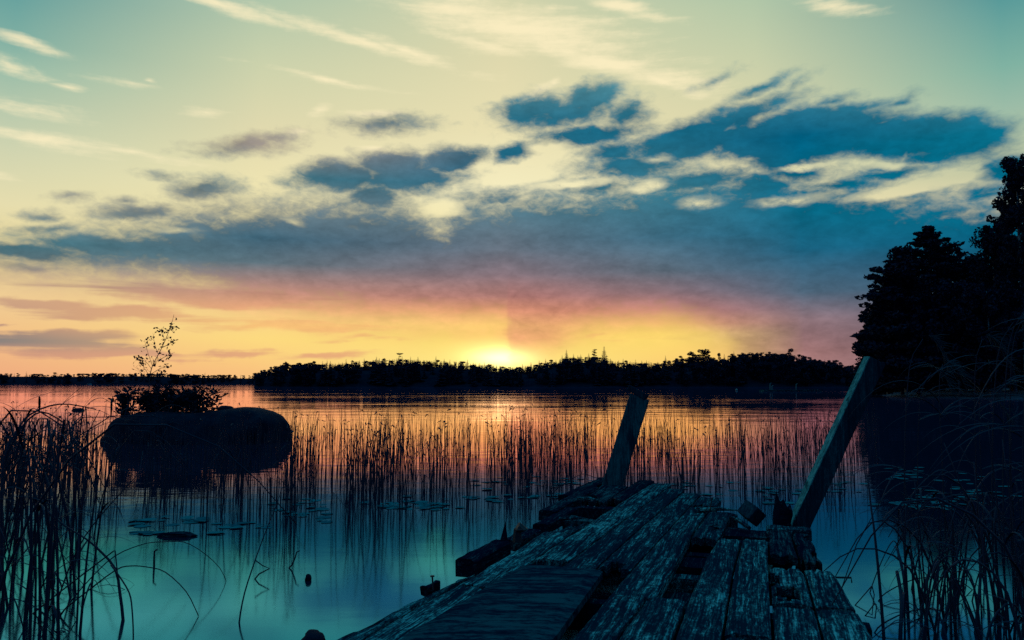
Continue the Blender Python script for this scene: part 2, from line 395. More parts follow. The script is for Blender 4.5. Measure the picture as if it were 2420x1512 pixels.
df = t.nodes.new("ShaderNodeBsdfDiffuse"); df.inputs['Color'].default_value = (0.0006, 0.006, 0.018, 1)
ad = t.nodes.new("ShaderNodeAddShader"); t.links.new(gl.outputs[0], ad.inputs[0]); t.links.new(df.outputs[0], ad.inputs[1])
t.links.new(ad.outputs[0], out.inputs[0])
M['water'] = m

# weathered wood, grain along local X (the dock's length)
def wood(name, dark, mid, pale, worn=0.5, grain=1.0, wet=0.7, spec=0.0, blotch=1.0, upright=False, con=1.0, bump=0.55):
    m, t, p, out = new_mat(name)
    oc = objcoord(t)
    if upright:
        sx = t.nodes.new("ShaderNodeSeparateXYZ"); t.links.new(oc, sx.inputs[0]); oc = combine(t, V(sx.outputs[2]), V(sx.outputs[0]), V(sx.outputs[1]))
    oi = t.nodes.new("ShaderNodeObjectInfo")
    rnd = V(oi.outputs['Random'])
    sh = combine(t, rnd * 37.0, rnd * 91.0, 0.0)
    oc = vnode(t, 'ADD', oc, sh).outputs[0]
    w = vnode(t, 'SUBTRACT', noise(t, mapping(t, oc, scale=(2.2, 5.0, 5.0)), 1.0, 3, 0.5, col=True), (0.5, 0.5, 0.5)).outputs[0]
    oc2 = vnode(t, 'ADD', oc, vnode(t, 'MULTIPLY', w, (0.0, 0.05, 0.03)).outputs[0]).outputs[0]
    g1 = noise(t, mapping(t, oc2, scale=(2.2, 46 * grain, 46 * grain)), 1.0, 6, 0.70)
    g2 = noise(t, mapping(t, oc2, scale=(5.0, 150 * grain, 150 * grain)), 1.0, 3, 0.6)
    blot = noise(t, mapping(t, oc, scale=(13.0, 22.0, 22.0)), 1.0, 7, 0.68, 0.5)
    big = noise(t, mapping(t, oc, scale=(1.3, 3.0, 3.0)), 1.0, 4, 0.6)
    fine = noise(t, mapping(t, oc, scale=(45, 110, 110)), 1.0, 4, 0.7)
    crack = noise(t, mapping(t, oc2, loc=(3, 5, 1), scale=(1.1, 30, 30)), 1.0, 3, 0.5).step(0.60, 0.68)
    f = ((g1 - 0.5) * 1.9 + (g2 - 0.5) * 1.5 + (blot - 0.5) * 1.35 * blotch + (big - 0.5) * 1.2 + (fine - 0.5) * 1.2) * con + worn + (rnd - 0.5) * 0.30 - crack * 0.35
    col = ramp(t, f, [(0.0, (*dark, 1)), (0.18, (*dark, 1)), (0.48, (*mid, 1)), (0.95, (*pale, 1)), (1.0, (*pale, 1))])
    t.links.new(col, p.inputs['Base Color'])
    p.inputs['Roughness'].default_value = wet; p.inputs['Specular IOR Level'].default_value = spec
    setbump(t, p, g1 * 0.7 + g2 * 0.35 + blot * 0.5 * blotch + fine * 0.2 - crack * 0.9, bump, 0.008)
    return m
M['wood'] = wood("weathered_wood", (0.003, 0.017, 0.038), (0.012, 0.070, 0.100), (0.11, 0.44, 0.49), 0.37)
M['wood_dark'] = wood("rotten_wood", (0.002, 0.006, 0.022), (0.005, 0.018, 0.036), (0.03, 0.11, 0.14), 0.34)
M['board'] = wood("damp_board", (0.002, 0.012, 0.032), (0.003, 0.018, 0.042), (0.012, 0.07, 0.10), 0.44, 0.25, blotch=1.3)
M['post'] = wood("post_wood", (0.005, 0.020, 0.042), (0.010, 0.046, 0.074), (0.04, 0.18, 0.22), 0.48, 0.5, blotch=.35, upright=True, con=.55, bump=.25)
M['lit_post'] = wood("post_wood_lit", (0.015, 0.07, 0.09), (0.05, 0.25, 0.29), (0.13, 0.46, 0.50), 0.50, 0.5, blotch=.35, upright=True, con=.55, bump=.25)  # paler copy of the post wood, with sky light put into its colour
M['iron'] = simple("rusty_iron", (0.01, 0.015, 0.03), (0.03, 0.03, 0.04), 30, 0.7, 0.3)
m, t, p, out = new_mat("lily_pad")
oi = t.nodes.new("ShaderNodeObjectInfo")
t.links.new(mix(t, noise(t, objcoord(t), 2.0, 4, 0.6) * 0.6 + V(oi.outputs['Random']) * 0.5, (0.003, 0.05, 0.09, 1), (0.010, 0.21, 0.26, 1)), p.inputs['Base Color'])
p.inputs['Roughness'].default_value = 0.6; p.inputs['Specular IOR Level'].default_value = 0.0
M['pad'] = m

# ------------------------------------------------------------------ water, hills, shore
def sheet(name, x0, x1, y0, y1, z, mat, nx=1, ny=1, kind='structure'):
    b = MB()
    for j in range(ny + 1):
        for i in range(nx + 1):
            b.v.append(Vector((x0 + (x1 - x0) * i / nx, y0 + (y1 - y0) * j / ny, z)))
    for j in range(ny):
        for i in range(nx):
            a = j * (nx + 1) + i; b.f.append((a, a + 1, a + nx + 2, a + nx + 1))
    o = b.build(name, mat); tag(o, kind=kind); return o
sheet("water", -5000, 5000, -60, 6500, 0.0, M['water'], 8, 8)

def interp(tab, x):
    if x <= tab[0][0]: return tab[0][1]
    for (a, ya), (b, yb) in zip(tab, tab[1:]):
        if x <= b: return ya + (yb - ya) * (x - a) / (b - a)
    return tab[-1][1]
FAR_D = 900.0; HILL_D = 300.0
# skyline of the wood on the photograph: far shore left, wooded hill centre to right
far_sky = [(-600, 884), (0, 881), (150, 882), (330, 880), (480, 884), (600, 886), (700, 886), (900, 886)]
hill_sky = [(596, 886), (606, 880), (640, 868), (672, 858), (740, 857), (800, 858), (852, 851), (900, 848), (945, 846), (1000, 850), (1060, 853), (1110, 857), (1160, 862), (1210, 866), (1255, 862), (1300, 852), (1340, 843), (1400, 840), (1428, 843), (1450, 852), (1500, 855), (1560, 855), (1590, 848), (1620, 841), (1660, 837), (1698, 848), (1720, 838), (1760, 833), (1830, 832), (1885, 838), (1940, 850), (1984, 853), (1994, 864), (2040, 863), (2110, 862), (2300, 855), (2700, 850), (3200, 860)]
def hill_mesh(name, sky, D, depth, drop, tree_h, n, x0, x1):
    """ground rising from the shore to a ridge whose trees make the skyline"""
    b = MB(); rows = 5
    for i in range(n + 1):
        px = x0 + (x1 - x0) * i / n
        top = max(0.4, atd(px, interp(sky, px), D + depth * 0.55).z - tree_h)
        for j in range(rows):
            tt = j / (rows - 1); dd = D + depth * tt
            d = ray(px, 900); x = d.x / d.y * dd
            z = top * math.sin(min(1, tt * 1.9) * math.pi / 2) if tt < 0.6 else top * (1 - (tt - 0.6) * 0.4)
            z += 0.05 if j == 0 else 0.25
            if j == 0: z = -0.1
            b.v.append(Vector((x, dd, z)))
    for i in range(n):
        for j in range(rows - 1):
            a = i * rows + j; b.f.append((a, a + rows, a + rows + 1, a + 1))
    o = b.build(name, M['ground'], smooth=True); tag(o, kind='structure'); return o
hill_mesh("far_shore", far_sky, FAR_D, 300, 0, 5, 40, -700, 900)
hill_mesh("hill", hill_sky, HILL_D, 60, 0, 3.0, 120, 600, 3200)
def hill_ground(sky, D, depth, tree_h, px, dd):
    top = max(0.4, atd(px, interp(sky, px), D + depth * 0.55).z - tree_h)
    tt = (dd - D) / depth
    return 0.2 + (top * math.sin(min(1, tt * 1.9) * math.pi / 2) if tt < 0.6 else top * (1 - (tt - 0.6) * 0.4))

# near shore on the right: a strip of beach, then dark ground under the trees
b = MB()
edge = [(2040, 928, 1), (2100, 936, 1), (2200, 940, 1), (2330, 941, 1), (2480, 944, 1), (2700, 950, 1), (3100, 962, 1), (3800, 990, 1)]
ins = [(0, -0.06), (0.9, 0.05), (4.0, 0.18), (8.0, 0.32), (16, 0.45), (60, 0.9)]
rng = random.Random(5)
P0s = [at(px, py) for px, py, _ in edge]
# toward the back the shore runs on behind the bay to the hill
P0s = [Vector((ray(px, 900).x / ray(px, 900).y * D_, D_, 0)) for px, D_ in ((2120, 230), (2100, 150), (2075, 105))] + P0s
for q in P0s:
    nrm = Vector((0.45, 0.9, 0)).normalized()
    for dd, z in ins:
        w = q + nrm * dd + Vector((rng.uniform(-.2, .2), rng.uniform(-.2, .2), 0))
        b.v.append(Vector((w.x, w.y, z)))
k = len(ins)
for i in range(len(P0s) - 1):
    for j in range(k - 1):
        a = i * k + j; b.f.append((a, a + 1, a + k + 1, a + k))
o = b.build("shore", M['sand'], smooth=True); tag(o, kind='structure')

# ------------------------------------------------------------------ woods across the lake
def far_spruce(seed):
    r = random.Random(seed); b = MB(); H = 10.0
    b.tube([(0, 0, -1), (0, 0, H)], [0.16, 0.02], 4)
    n = 15
    for i in range(n):
        t = i / (n - 1); z = 0.2 + (H - 0.4) * t; L = (1 - t) ** 0.8 * 2.1 * r.uniform(.7, 1.15) + 0.15
        k = 9 if t < .7 else 6
        a0 = r.uniform(0, 6)
        for q in range(k):
            a = a0 + q * 6.283 / k + r.uniform(-.25, .25); l = L * r.uniform(.6, 1.15); w = l * 0.30 + .08
            dx_, dy_ = math.cos(a), math.sin(a); c = len(b.v)
            b.v += [Vector((0, 0, z + .25)), Vector((dx_ * l * .6 - dy_ * w, dy_ * l * .6 + dx_ * w, z - .12 * l)),
                    Vector((dx_ * l, dy_ * l, z - .30 * l + r.uniform(-.1, .15))), Vector((dx_ * l * .6 + dy_ * w, dy_ * l * .6 - dx_ * w, z - .12 * l))]
            b.f.append((c, c + 1, c + 2, c + 3))
    return b
def leaf_cloud(b, r, lobes, count, size, flat=0.0):
    """many small leaf clumps scattered through ellipsoid lobes"""
    wts = [l[3] * l[4] * l[5] for l in lobes]
    for _ in range(count):
        l = r.choices(lobes, wts)[0]
        while True:
            p = Vector((r.uniform(-1, 1), r.uniform(-1, 1), r.uniform(-1, 1)))
            if p.length <= 1: break
        p = p.normalized() * (p.length ** 0.45)
        c = Vector((l[0] + p.x * l[3], l[1] + p.y * l[4], l[2] + p.z * l[5]))
        s = size * r.uniform(.5, 1.3)
        a = Vector((r.uniform(-1, 1), r.uniform(-1, 1), r.uniform(-1, 1) * (1 - flat))).normalized()
        u = a.cross(Vector((r.uniform(-1, 1), r.uniform(-1, 1), r.uniform(-1, 1)))).normalized()
        k = len(b.v)
        b.v += [c + a * s, c + u * s * .55, c - a * s, c - u * s * .55 + Vector((0, 0, -.2 * s))]
        b.f.append((k, k + 1, k + 2, k + 3))
def far_broad(seed):
    r = random.Random(seed); b = MB(); H = 9.0
    b.tube([(0, 0, -1), (.1, 0, 4), (0, .1, H * .8)], [0.2, .14, 0.04], 4)
    lobes = []
    for i in range(9):
        z = r.uniform(1.0, 8.0); w = (1.25 - abs(z - 4.5) / 6) * 1.4
        lobes.append((r.uniform(-1, 1) * w, r.uniform(-1, 1) * w, z, r.uniform(.8, 1.4), r.uniform(.8, 1.4), r.uniform(.8, 1.3)))
    leaf_cloud(b, r, lobes, 620, 0.40)
    return b
def far_pine(seed):
    r = random.Random(seed); b = MB(); H = 10.5
    b.tube([(0, 0, -1), (r.uniform(-.2, .2), 0, 5), (r.uniform(-.3, .3), 0, H * .95)], [0.2, .15, 0.05], 4)
    lobes = []
    for i in range(9):
        z = r.uniform(3.0, 10.2)
        lobes.append((r.uniform(-1, 1) * 1.2, r.uniform(-1, 1) * 1.2, z, r.uniform(.5, 1.1), r.uniform(.5, 1.1), r.uniform(.3, .5)))
    leaf_cloud(b, r, lobes, 420, 0.34, .4)
    return b
rng = random.Random(11)
SPR = [far_spruce(i).mesh("spruce_mesh", M['forest']) for i in range(5)]
BRD = [far_broad(20 + i).mesh("broadleaf_mesh", M['forest']) for i in range(5)]
PIN = [far_pine(40 + i).mesh("far_pine_mesh", M['forest']) for i in range(3)]
def put_tree(kind, px, dd, ytop, ground, label, group, wide=1.0):
    top = atd(px, ytop, dd); me = rng.choice({'spruce': SPR, 'broadleaf': BRD, 'pine': PIN}[kind])
    h = {'spruce': 10.0, 'broadleaf': 9.0, 'pine': 10.4}[kind]
    s = max(0.15, (top.z - ground) / h)
    o = bpy.data.objects.new({'spruce': 'spruce_tree', 'broadleaf': 'broadleaf_tree', 'pine': 'pine_tree'}[kind], me); C.objects.link(o)
    o.location = (top.x, dd, ground); o.rotation_euler = (0, 0, rng.uniform(0, 6.28))
    w = max(s, 0.55) * wide * rng.uniform(.85, 1.2)
    o.scale = (w, w, s)
    tag(o, label, 'tree', group); return o
LBL = {'spruce': ("small pointed spruce among the wooded skyline across the lake", "spruces on the far wooded hill"),
       'broadleaf': ("small rounded broadleaf tree among the wooded skyline across the lake", "broadleaf trees on the far wooded hill"),
       'pine': ("small flat-topped pine among the wooded skyline across the lake", "pines on the far wooded hill")}
# trees one can tell apart on the ridge
named = [
 ('spruce', 1427, 818, 1.25, "tallest pointed spruce on the far ridge, right of the sunset"),
 ('spruce', 1338, 826, 1.1, "pointed spruce at the left end of the spruce cluster on the far ridge"),
 ('pine', 1405, 822, 1.3, "bushy flat-topped conifer just left of the tallest spruce on the far ridge"),
 ('spruce', 1572, 840, .8, "lone slim spruce in the far skyline between the spruce cluster and rounded crowns"),
 ('broadleaf', 1660, 822, 1.5, "large lumpy broadleaf crown on the far ridge above the left mooring post"),
 ('broadleaf', 1635, 828, 1.3, "lumpy broadleaf crown joined to the left of the largest one on the far ridge"),
 ('broadleaf', 1698, 832, .7, "narrow round-headed tree alone in a notch of the far ridge"),
 ('broadleaf', 1868, 822, 1.0, "fan-shaped tree standing highest on the right part of the far ridge"),
 ('pine', 945, 834, 1.1, "tall ragged conifer standing out of the far ridge left of the sunset"),
 ('spruce', 1030, 841, .9, "slim spruce standing out of the far ridge nearest the left of the sun"),
 ('broadleaf', 742, 852, .9, "single round tree standing out of the low left part of the hill skyline"),
 ('pine', 674, 851, .6, "small spindly tree on the left brow of the wooded hill"),
]
for kind, px, yt, wd, lab in named:
    dd = HILL_D + 30 + rng.uniform(-4, 6)
    put_tree(kind, px, dd, yt, hill_ground(hill_sky, HILL_D, 60, 3.0, px, dd), lab, None, wd * 1.15)
def kind_at(px):
    if px < 760: return rng.choices(['broadleaf', 'spruce'], [8, 1])[0]
    if px < 1590: return rng.choices(['spruce', 'broadleaf', 'pine'], [14, 3, 2])[0]
    return rng.choices(['broadleaf', 'spruce', 'pine'], [7, 1, 1])[0]
for i in range(230):
    px = 602 + (2300 - 602) * (i + rng.random()) / 230
    kd = kind_at(px); dd = HILL_D + rng.uniform(22, 42)
    yt = interp(hill_sky, px) + (rng.uniform(-3, 4) if kd != 'spruce' else rng.uniform(-8, 3))
    if px < 760: yt = interp(hill_sky, px) + rng.uniform(-2, 4)
    put_tree(kd, px, dd, yt, hill_ground(hill_sky, HILL_D, 60, 3.0, px, dd), LBL[kd][0], LBL[kd][1])
# the rest of the wood, one mass down to the water
import numpy as np
def gather(items, name, mat, label, cat):
    vs, fs, off = [], [], 0
    for me, loc, rz, sc in items:
        n = len(me.vertices); a = np.empty(n * 3); me.vertices.foreach_get('co', a); a = a.reshape(-1, 3) * np.array(sc)
        c, s_ = math.cos(rz), math.sin(rz)
        a = np.stack([a[:, 0] * c - a[:, 1] * s_ + loc[0], a[:, 0] * s_ + a[:, 1] * c + loc[1], a[:, 2] + loc[2]], 1)
        vs.append(a); fs += [tuple(i + off for i in p.vertices) for p in me.polygons]; off += n
    me = bpy.data.meshes.new(name); me.from_pydata(np.concatenate(vs).tolist(), [], fs); me.materials.append(mat)
    o = bpy.data.objects.new(name, me); C.objects.link(o); tag(o, label, cat, kind='stuff'); return o
items = []
for i in range(900):
    px = 604 + (2900 - 604) * rng.random() ** 1.0
    tt = rng.choice((0.01, 0.05, .12, .2, .3, .4, .48)) + rng.uniform(0, .05); dd = HILL_D + 60 * tt
    g = hill_ground(hill_sky, HILL_D, 60, 3.0, px, dd)
    lim = atd(px, interp(hill_sky, px) + 1.5, dd).z
    h = min(rng.uniform(6.5, 10), lim - g)
    if h < 1.2: continue
    kd = kind_at(px); me = rng.choice({'spruce': SPR, 'broadleaf': BRD, 'pine': BRD}[kd])
    s = h / 10.0; w = max(s, .5) * rng.uniform(1.0, 1.5)
    x = ray(px, 900).x / ray(px, 900).y * dd
    items.append((me, (x, dd, g), rng.uniform(0, 6), (w, w, s)))
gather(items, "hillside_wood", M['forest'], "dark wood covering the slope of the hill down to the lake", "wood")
items = []
for i in range(420):
    px = -620 + 1330 * rng.random(); dd = FAR_D + rng.uniform(5, 170)
    g = hill_ground(far_sky, FAR_D, 300, 5, px, dd)
    yt = interp(far_sky, px) + rng.choice((rng.uniform(-1, 2.5), rng.uniform(0, 9)))
    if rng.random() < .05: yt -= 3.0
    kd = rng.choices(['spruce', 'broadleaf'], [1, 3])[0]; me = rng.choice({'spruce': SPR, 'broadleaf': BRD}[kd])
    top = atd(px, yt, dd); s = max(.3, (top.z - g) / 9.5); w = s * (rng.uniform(.8, 1.1) if kd == 'spruce' else rng.uniform(1.4, 2.4))
    items.append((me, (top.x, dd, g), rng.uniform(0, 6), (w, w, s)))
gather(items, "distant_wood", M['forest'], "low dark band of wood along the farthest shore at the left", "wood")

# ------------------------------------------------------------------ the stand of tall trees on the near right shore
def shore_z(x, y): return 0.7
def crown_pine(b, r, H, Wd, low):
    """layered plates of needles on slightly rising limbs"""
    n = 26
    for i in range(n):
        t = i / (n - 1); z = H * (low + (0.985 - low) * t)
        L = Wd * (0.35 + 0.75 * math.sin(math.pi * min(1, (1 - t) * 0.75 + .12)))* r.uniform(.6, 1.15)
        for q in range(r.choice((3, 4, 4, 5))):
            a = r.uniform(0, 6.283); l = L * r.uniform(.55, 1.0)
            tip = Vector((math.cos(a) * l, math.sin(a) * l, z + l * r.uniform(.02, .28)))
            b.tube([(0, 0, z - .3), tip * .5 + Vector((0, 0, z * .5 - .1)), tip], [.07, .05, .02], 3, False)
            for k in range(3):
                f = (0.45, .72, 1.0)[k]; c = Vector((0, 0, z - .3)).lerp(tip, f)
                s = (.5 + .45 * (1 - t)) * r.uniform(.75, 1.2)
                leaf_cloud(b, r, [(c.x, c.y, c.z + .12, s * 1.1, s * 1.1, s * .36)], 58, .22, .6)
def crown_birch(b, r, H, Wd, low, drop=1.0):
    n = 30
    for i in range(n):
        t = i / (n - 1); z = H * (low + (0.97 - low) * t)
        L = Wd * (0.30 + 0.85 * math.sin(math.pi * min(1.0, .10 + (1 - t) * .72))) * r.uniform(.55, 1.1)
        for q in range(4):
            a = r.uniform(0, 6.283); l = L * r.uniform(.35, 1.0)
            tip = Vector((math.cos(a) * l, math.sin(a) * l, z + l * .35))
            b.tube([(0, 0, z - .5), tip], [.05, .015], 3, False)
            for k in range(3):
                f = (.5, .78, 1.0)[k]; c = Vector((0, 0, z - .5)).lerp(tip, f)
                s = r.uniform(.32, .6)
                leaf_cloud(b, r, [(c.x, c.y, c.z - .25 * drop * s, s * .72, s * .72, s * 1.05)], 46, .17)
def crown_spruce(b, r, H, Wd, low):
    n = 34
    for i in range(n):
        t = i / (n - 1); z = H * (low + (0.97 - low) * t); L = Wd * (1 - t) ** .85 + .12
        for q in range(8):
            a = r.uniform(0, 6.283); l = L * r.uniform(.6, 1.1)
            tip = Vector((math.cos(a) * l, math.sin(a) * l, z - l * .18))
            for f in (.45, .75, 1.0):
                c = Vector((0, 0, z)).lerp(tip, f)
                leaf_cloud(b, r, [(c.x, c.y, c.z - .05, .10 + .16 * l, .10 + .16 * l, .12)], 9, .16, .3)
def big_tree(kind, px, dd, ytop, wpx, low, seed, label, lean=0.0):
    top = atd(px, ytop, dd); g = 0.55; H = top.z - g; r = random.Random(seed)
    Wd = wpx * dd / (PW * LENS_F)
    nm = {'pine': 'pine_tree', 'birch': 'birch_tree', 'spruce': 'spruce_tree'}[kind]
    root = empty(nm, (top.x, dd, g)); tag(root, label, 'tree')
    tb = MB(); rr = .011 * H + .05
    pts = [(-lean, 0, -.3), (-lean * .5 + r.uniform(-.1, .1), 0, H * .35), (r.uniform(-.15, .15), 0, H * .7), (0, 0, H * .97)]
    tb.tube(bezier(pts, 12), [rr * (1 - .9 * i / 12) for i in range(13)], 8)
    tb.build('trunk', M['birch_bark'] if kind == 'birch' else M['bark'], root, smooth=True)
    cb = MB()
    {'pine': crown_pine, 'birch': crown_birch, 'spruce': crown_spruce}[kind](cb, r, H, Wd, low)
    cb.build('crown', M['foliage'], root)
    return root
near = [
 ('pine', 2192, 84, 548, 92, .12, 1, "tall pine with a layered top, first of the tall trees behind the right mooring post"),
 ('pine', 2120, 76, 625, 98, .04, 2, "lower pine leaning its ragged branches over the lake beside the right mooring post"),
 ('birch', 2128, 88, 585, 60, .06, 12, "leafy birch between the two ragged pines on the right shore"),
 ('spruce', 2262, 92, 576, 42, .10, 3, "slim pointed spruce tip showing between the pine and the tall birch on the right"),
 ('birch', 2236, 88, 600, 62, .06, 4, "round-crowned birch close to the right of the tall layered pine"),
 ('birch', 2300, 84, 606, 60, .06, 5, "birch below the spruce tip, filling the gap before the tallest birch"),
 ('birch', 2340, 78, 530, 62, .06, 6, "birch with drooping shoots, next to the left of the tallest tree"),
 ('birch', 2400, 74, 364, 66, .22, 7, "tallest birch with drooping clumps at the right edge of the view"),
 ('birch', 2446, 76, 450, 80, .08, 8, "broad birch half cut off by the right edge of the view"),
 ('pine', 2372, 90, 555, 90, .06, 9, "dark pine behind the foot of the tallest birch"),
 ('birch', 2160, 76, 680, 76, .05, 10, "low bushy birch in front of the tall layered pine"),
 ('birch', 2256, 75, 670, 76, .07, 11, "low bushy birch on the beach edge below the spruce tip"),
 ('birch', 2330, 72, 680, 84, .07, 13, "wide low birch on the beach edge below the tallest tree"),
 ('pine', 2530, 82, 480, 110, .08, 14, "large pine standing beyond the right edge of the tallest birch"),
 ('birch', 2090, 82, 690, 52, .04, 15, "low birch at the lake end of the tall trees, half behind the ragged pine"),
 ('pine', 2066, 80, 742, 44, .03, 16, "lowest ragged pine at the left end of the stand, just above the right mooring post"),
 ('birch', 2212, 92, 570, 60, .05, 17, "birch standing right behind the tall layered pine"),
 ('birch', 2296, 90, 640, 70, .05, 18, "dark birch behind the spruce tip and the tall birches"),
 ('birch', 2374, 84, 470, 56, .06, 19, "birch close behind the tallest birch, a little lower"),
]
for a in near: big_tree(*a)
# pale stems at the back of the beach
for i, (px, py, h, ln) in enumerate([(2214, 921, 3.4, -.12), (2230, 922, 3.0, .25), (2304, 924, 3.6, -.35), (2318, 925, 3.0, .2), (2342, 926, 4.2, -.3), (2262, 923, 2.6, .2)]):
    p = at(px, 934); p.y += 7; p.x = ray(px, 900).x * p.y; p.z = .4
    b = MB(); r = random.Random(i)
    b.tube(bezier([p, p + Vector((ln * .4, 0, h * .5)), p + Vector((ln, .1, h))], 6), [.075, .07, .065, .06, .05, .05, .04][:7], 6)
    o = b.build('young_birch', M['birch_bark'], smooth=True)
    tag(o, "slender pale birch stem at the back of the beach under the dark trees", 'tree', "pale birch stems behind the beach")

# undergrowth closes the wood behind the beach
b = MB(); r = random.Random(77); lobes = []
for i in range(60):
    px = r.uniform(2075, 2900); dd = r.uniform(90, 104)
    d = ray(px, 900); lobes.append((d.x / d.y * dd, dd, r.uniform(.4, 3.0), r.uniform(1.6, 3), 1.5, r.uniform(1.2, 2.4)))
leaf_cloud(b, r, lobes, 15000, .38)
o = b.build('undergrowth', M['foliage']); tag(o, "dark tangled undergrowth filling the wood behind the beach", 'undergrowth', kind='stuff')

# ------------------------------------------------------------------ the broken dock
ZD = 0.39; DA = R(17.4)
dock = empty("dock", (0, 0, 0), 0.0)
tag(dock, "old broken plank dock with rotted holes and missing boards, leading into the reeds", 'dock')
# dock frame: local X runs out along the planks, local Y to the left
dock.rotation_euler = (0, 0, R(90) - DA)
DM = Matrix.Rotation(R(90) - DA, 4, 'Z')
def sp(px, py, z=ZD):
    w = at(px, py, z); return (w.x * math.sin(DA) + w.y * math.cos(DA), w.x * math.cos(DA) - w.y * math.sin(DA))
def plank_mb(lft, rgt, s0, s1, z=0.0, th=0.045, seed=0, jag0=0.01, jag1=0.01, side_jag=0.0, cup=0.003, tilt=0.0, holes=(), roll=0.0, wear=0.004):
    """one board between two edge lines (p as a function of s), top at ZD + z; ends and holes splintered"""
    r = random.Random(seed * 7 + 3); b = MB()
    gap = 0.006
    pl = lambda s: interp(lft, s) + gap
    pr = lambda s: interp(rgt, s) - gap
    ns = max(4, int((s1 - s0) / 0.035)); nw = 8
    j0 = [abs(r.gauss(0, jag0)) for _ in range(nw + 1)]; j1 = [abs(r.gauss(0, jag1)) for _ in range(nw + 1)]
    top, bot = {}, {}
    for i in range(ns + 1):
        for k in range(nw + 1):
            t = i / ns; a = s0 + j0[k]; e = s1 - j1[k]
            s = a + (e - a) * t; w = k / nw
            l_, r_ = pl(s), pr(s)
            if side_jag:
                l_ += max(0, mnoise.noise((s * 9, seed, 0))) * side_jag; r_ -= max(0, mnoise.noise((s * 9, seed, 5))) * side_jag
            p = l_ + (r_ - l_) * w
            zz = ZD + z + tilt * t + roll * (w - .5) - cup * math.sin(w * math.pi)
            zz += wear * mnoise.noise((s * 5, p * 22 + seed, 1.3)) + wear * .7 * mnoise.noise((s * 16, p * 60 + seed, 4.1))
            if k in (0, nw): zz -= 0.012 + 0.004 * mnoise.noise((s * 8, seed, 9))
            top[i, k] = len(b.v); b.v.append(Vector((s, -p, zz)))
            bot[i, k] = len(b.v); b.v.append(Vector((s, -p, zz - th)))
    def cut(i, k):
        s = s0 + (s1 - s0) * (i + .5) / ns; w = (k + .5) / nw
        for (hs, hw, rs, rw) in holes:
            q = ((s - hs) / rs) ** 2 + ((w - hw) / rw) ** 2 + 0.9 * mnoise.noise((s * 22, w * 5 + seed, 2.0))
            if q < 1: return True
        return False
    C_ = {(i, k): cut(i, k) for i in range(ns) for k in range(nw)}
    for i in range(ns):
        for k in range(nw):
            if C_[i, k]: continue
            b.f.append((top[i, k], top[i, k + 1], top[i + 1, k + 1], top[i + 1, k]))
            b.f.append((bot[i, k], bot[i + 1, k], bot[i + 1, k + 1], bot[i, k + 1]))
            for (di, dk, e0, e1) in ((-1, 0, (i, k), (i, k + 1)), (1, 0, (i + 1, k + 1), (i + 1, k)), (0, -1, (i + 1, k), (i, k)), (0, 1, (i, k + 1), (i + 1, k + 1))):
                if C_.get((i + di, k + dk), True):
                    b.f.append((top[e0], bot[e0], bot[e1], top[e1]))
    return b
def plank(*a, mat='wood', label=None, **k):
    o = plank_mb(*a, **k).build('plank', M[mat], dock)
    if label: o['label'] = label
    return o
BK = -1.3     # the boards run on under the photographer
e_out = [(-2, -1.60), (2.4, -1.545), (3.2, -1.462), (3.7, -1.385), (4.3, -1.36), (4.95, -1.363), (5.9, -1.40), (7.5, -1.47)]
e_k0 = [(-2, -1.45), (2.4, -1.435), (2.83, -1.426), (3.53, -1.386), (4.3, -1.357)]
eA = [(-2, -1.25), (2.4, -1.24), (2.75, -1.229), (3.24, -1.219), (3.92, -1.188), (4.2, -1.188), (6.0, -1.114), (7.57, -1.021), (8, -1.0)]
e3 = [(-2, -1.05), (3.96, -1.009), (5.1, -.958), (7.3, -.843), (8, -.81)]
e4 = [(-2, -.85), (4.2, -.827), (5.16, -.788), (7.12, -.684), (8, -.63)]
e5 = [(-2, -.72), (2.9, -.695), (4.1, -.653), (5.1, -.605), (6.9, -.527), (7.3, -.51)]
e55 = [(-2, -.56), (2.4, -.545), (3.1, -.53), (3.7, -.50)]
e6 = [(-2, -.50), (3.667, -.46), (5.27, -.436), (6.74, -.378), (7, -.37)]
e7 = [(-2, -.35), (3.6, -.329), (4.47, -.312), (4.97, -.284), (6.3, -.22)]
e8 = [(-2, -.175), (3.16, -.163), (4.23, -.16), (5.02, -.14), (6, -.11)]
e9 = [(-2, .012), (3.2, .015), (4.3, .010), (5.34, .013), (6, .015)]
e10 = [(-2, .21), (3.23, .19), (4.1, .182), (5.0, .159), (6, .14)]
e11 = [(-2, .50), (2.6, .405), (3.28, .373), (4.33, .322), (4.9, .30)]
e11b = [(4.2, .296), (4.35, .293), (5.58, .263), (6, .25)]
plank(e_out, e_k0, BK, 3.78, seed=1, side_jag=.03, jag1=.08, wear=.008, z=-.004)
plank(e_k0, eA, BK, 3.52, seed=2, jag1=.012, wear=.006)
plank([(3, -1.38), (3.53, -1.378), (4.3, -1.357), (5, -1.352)], eA, 3.53, 4.98, seed=3, jag1=.03, jag0=.012, wear=.006)
plank(eA, e3, 4.16, 7.62, seed=4, jag0=.035, jag1=.006)
plank(e3, e4, 3.6, 7.28, seed=5, jag1=.006)
plank(e4, e5, 4.06, 7.03, seed=6, jag0=.05, jag1=.006, holes=[(4.12, .5, .10, .25)])
plank(e5, e6, 3.55, 6.28, seed=7, jag0=.015, jag1=.09, z=.003, holes=[(6.1, .8, .16, .4)])
plank(e5, e55, BK, 3.6, seed=8, jag1=.02, z=.002)
plank(e55, [(-2, -.36), (3.6, -.335)], BK, 3.60, seed=9, jag1=.014, z=-.002)
plank(e6, [(4.9, -.29), (5.3, -.26), (6.1, -.235)], 5.02, 6.08, seed=10, jag0=.05, jag1=.05, z=-.004)
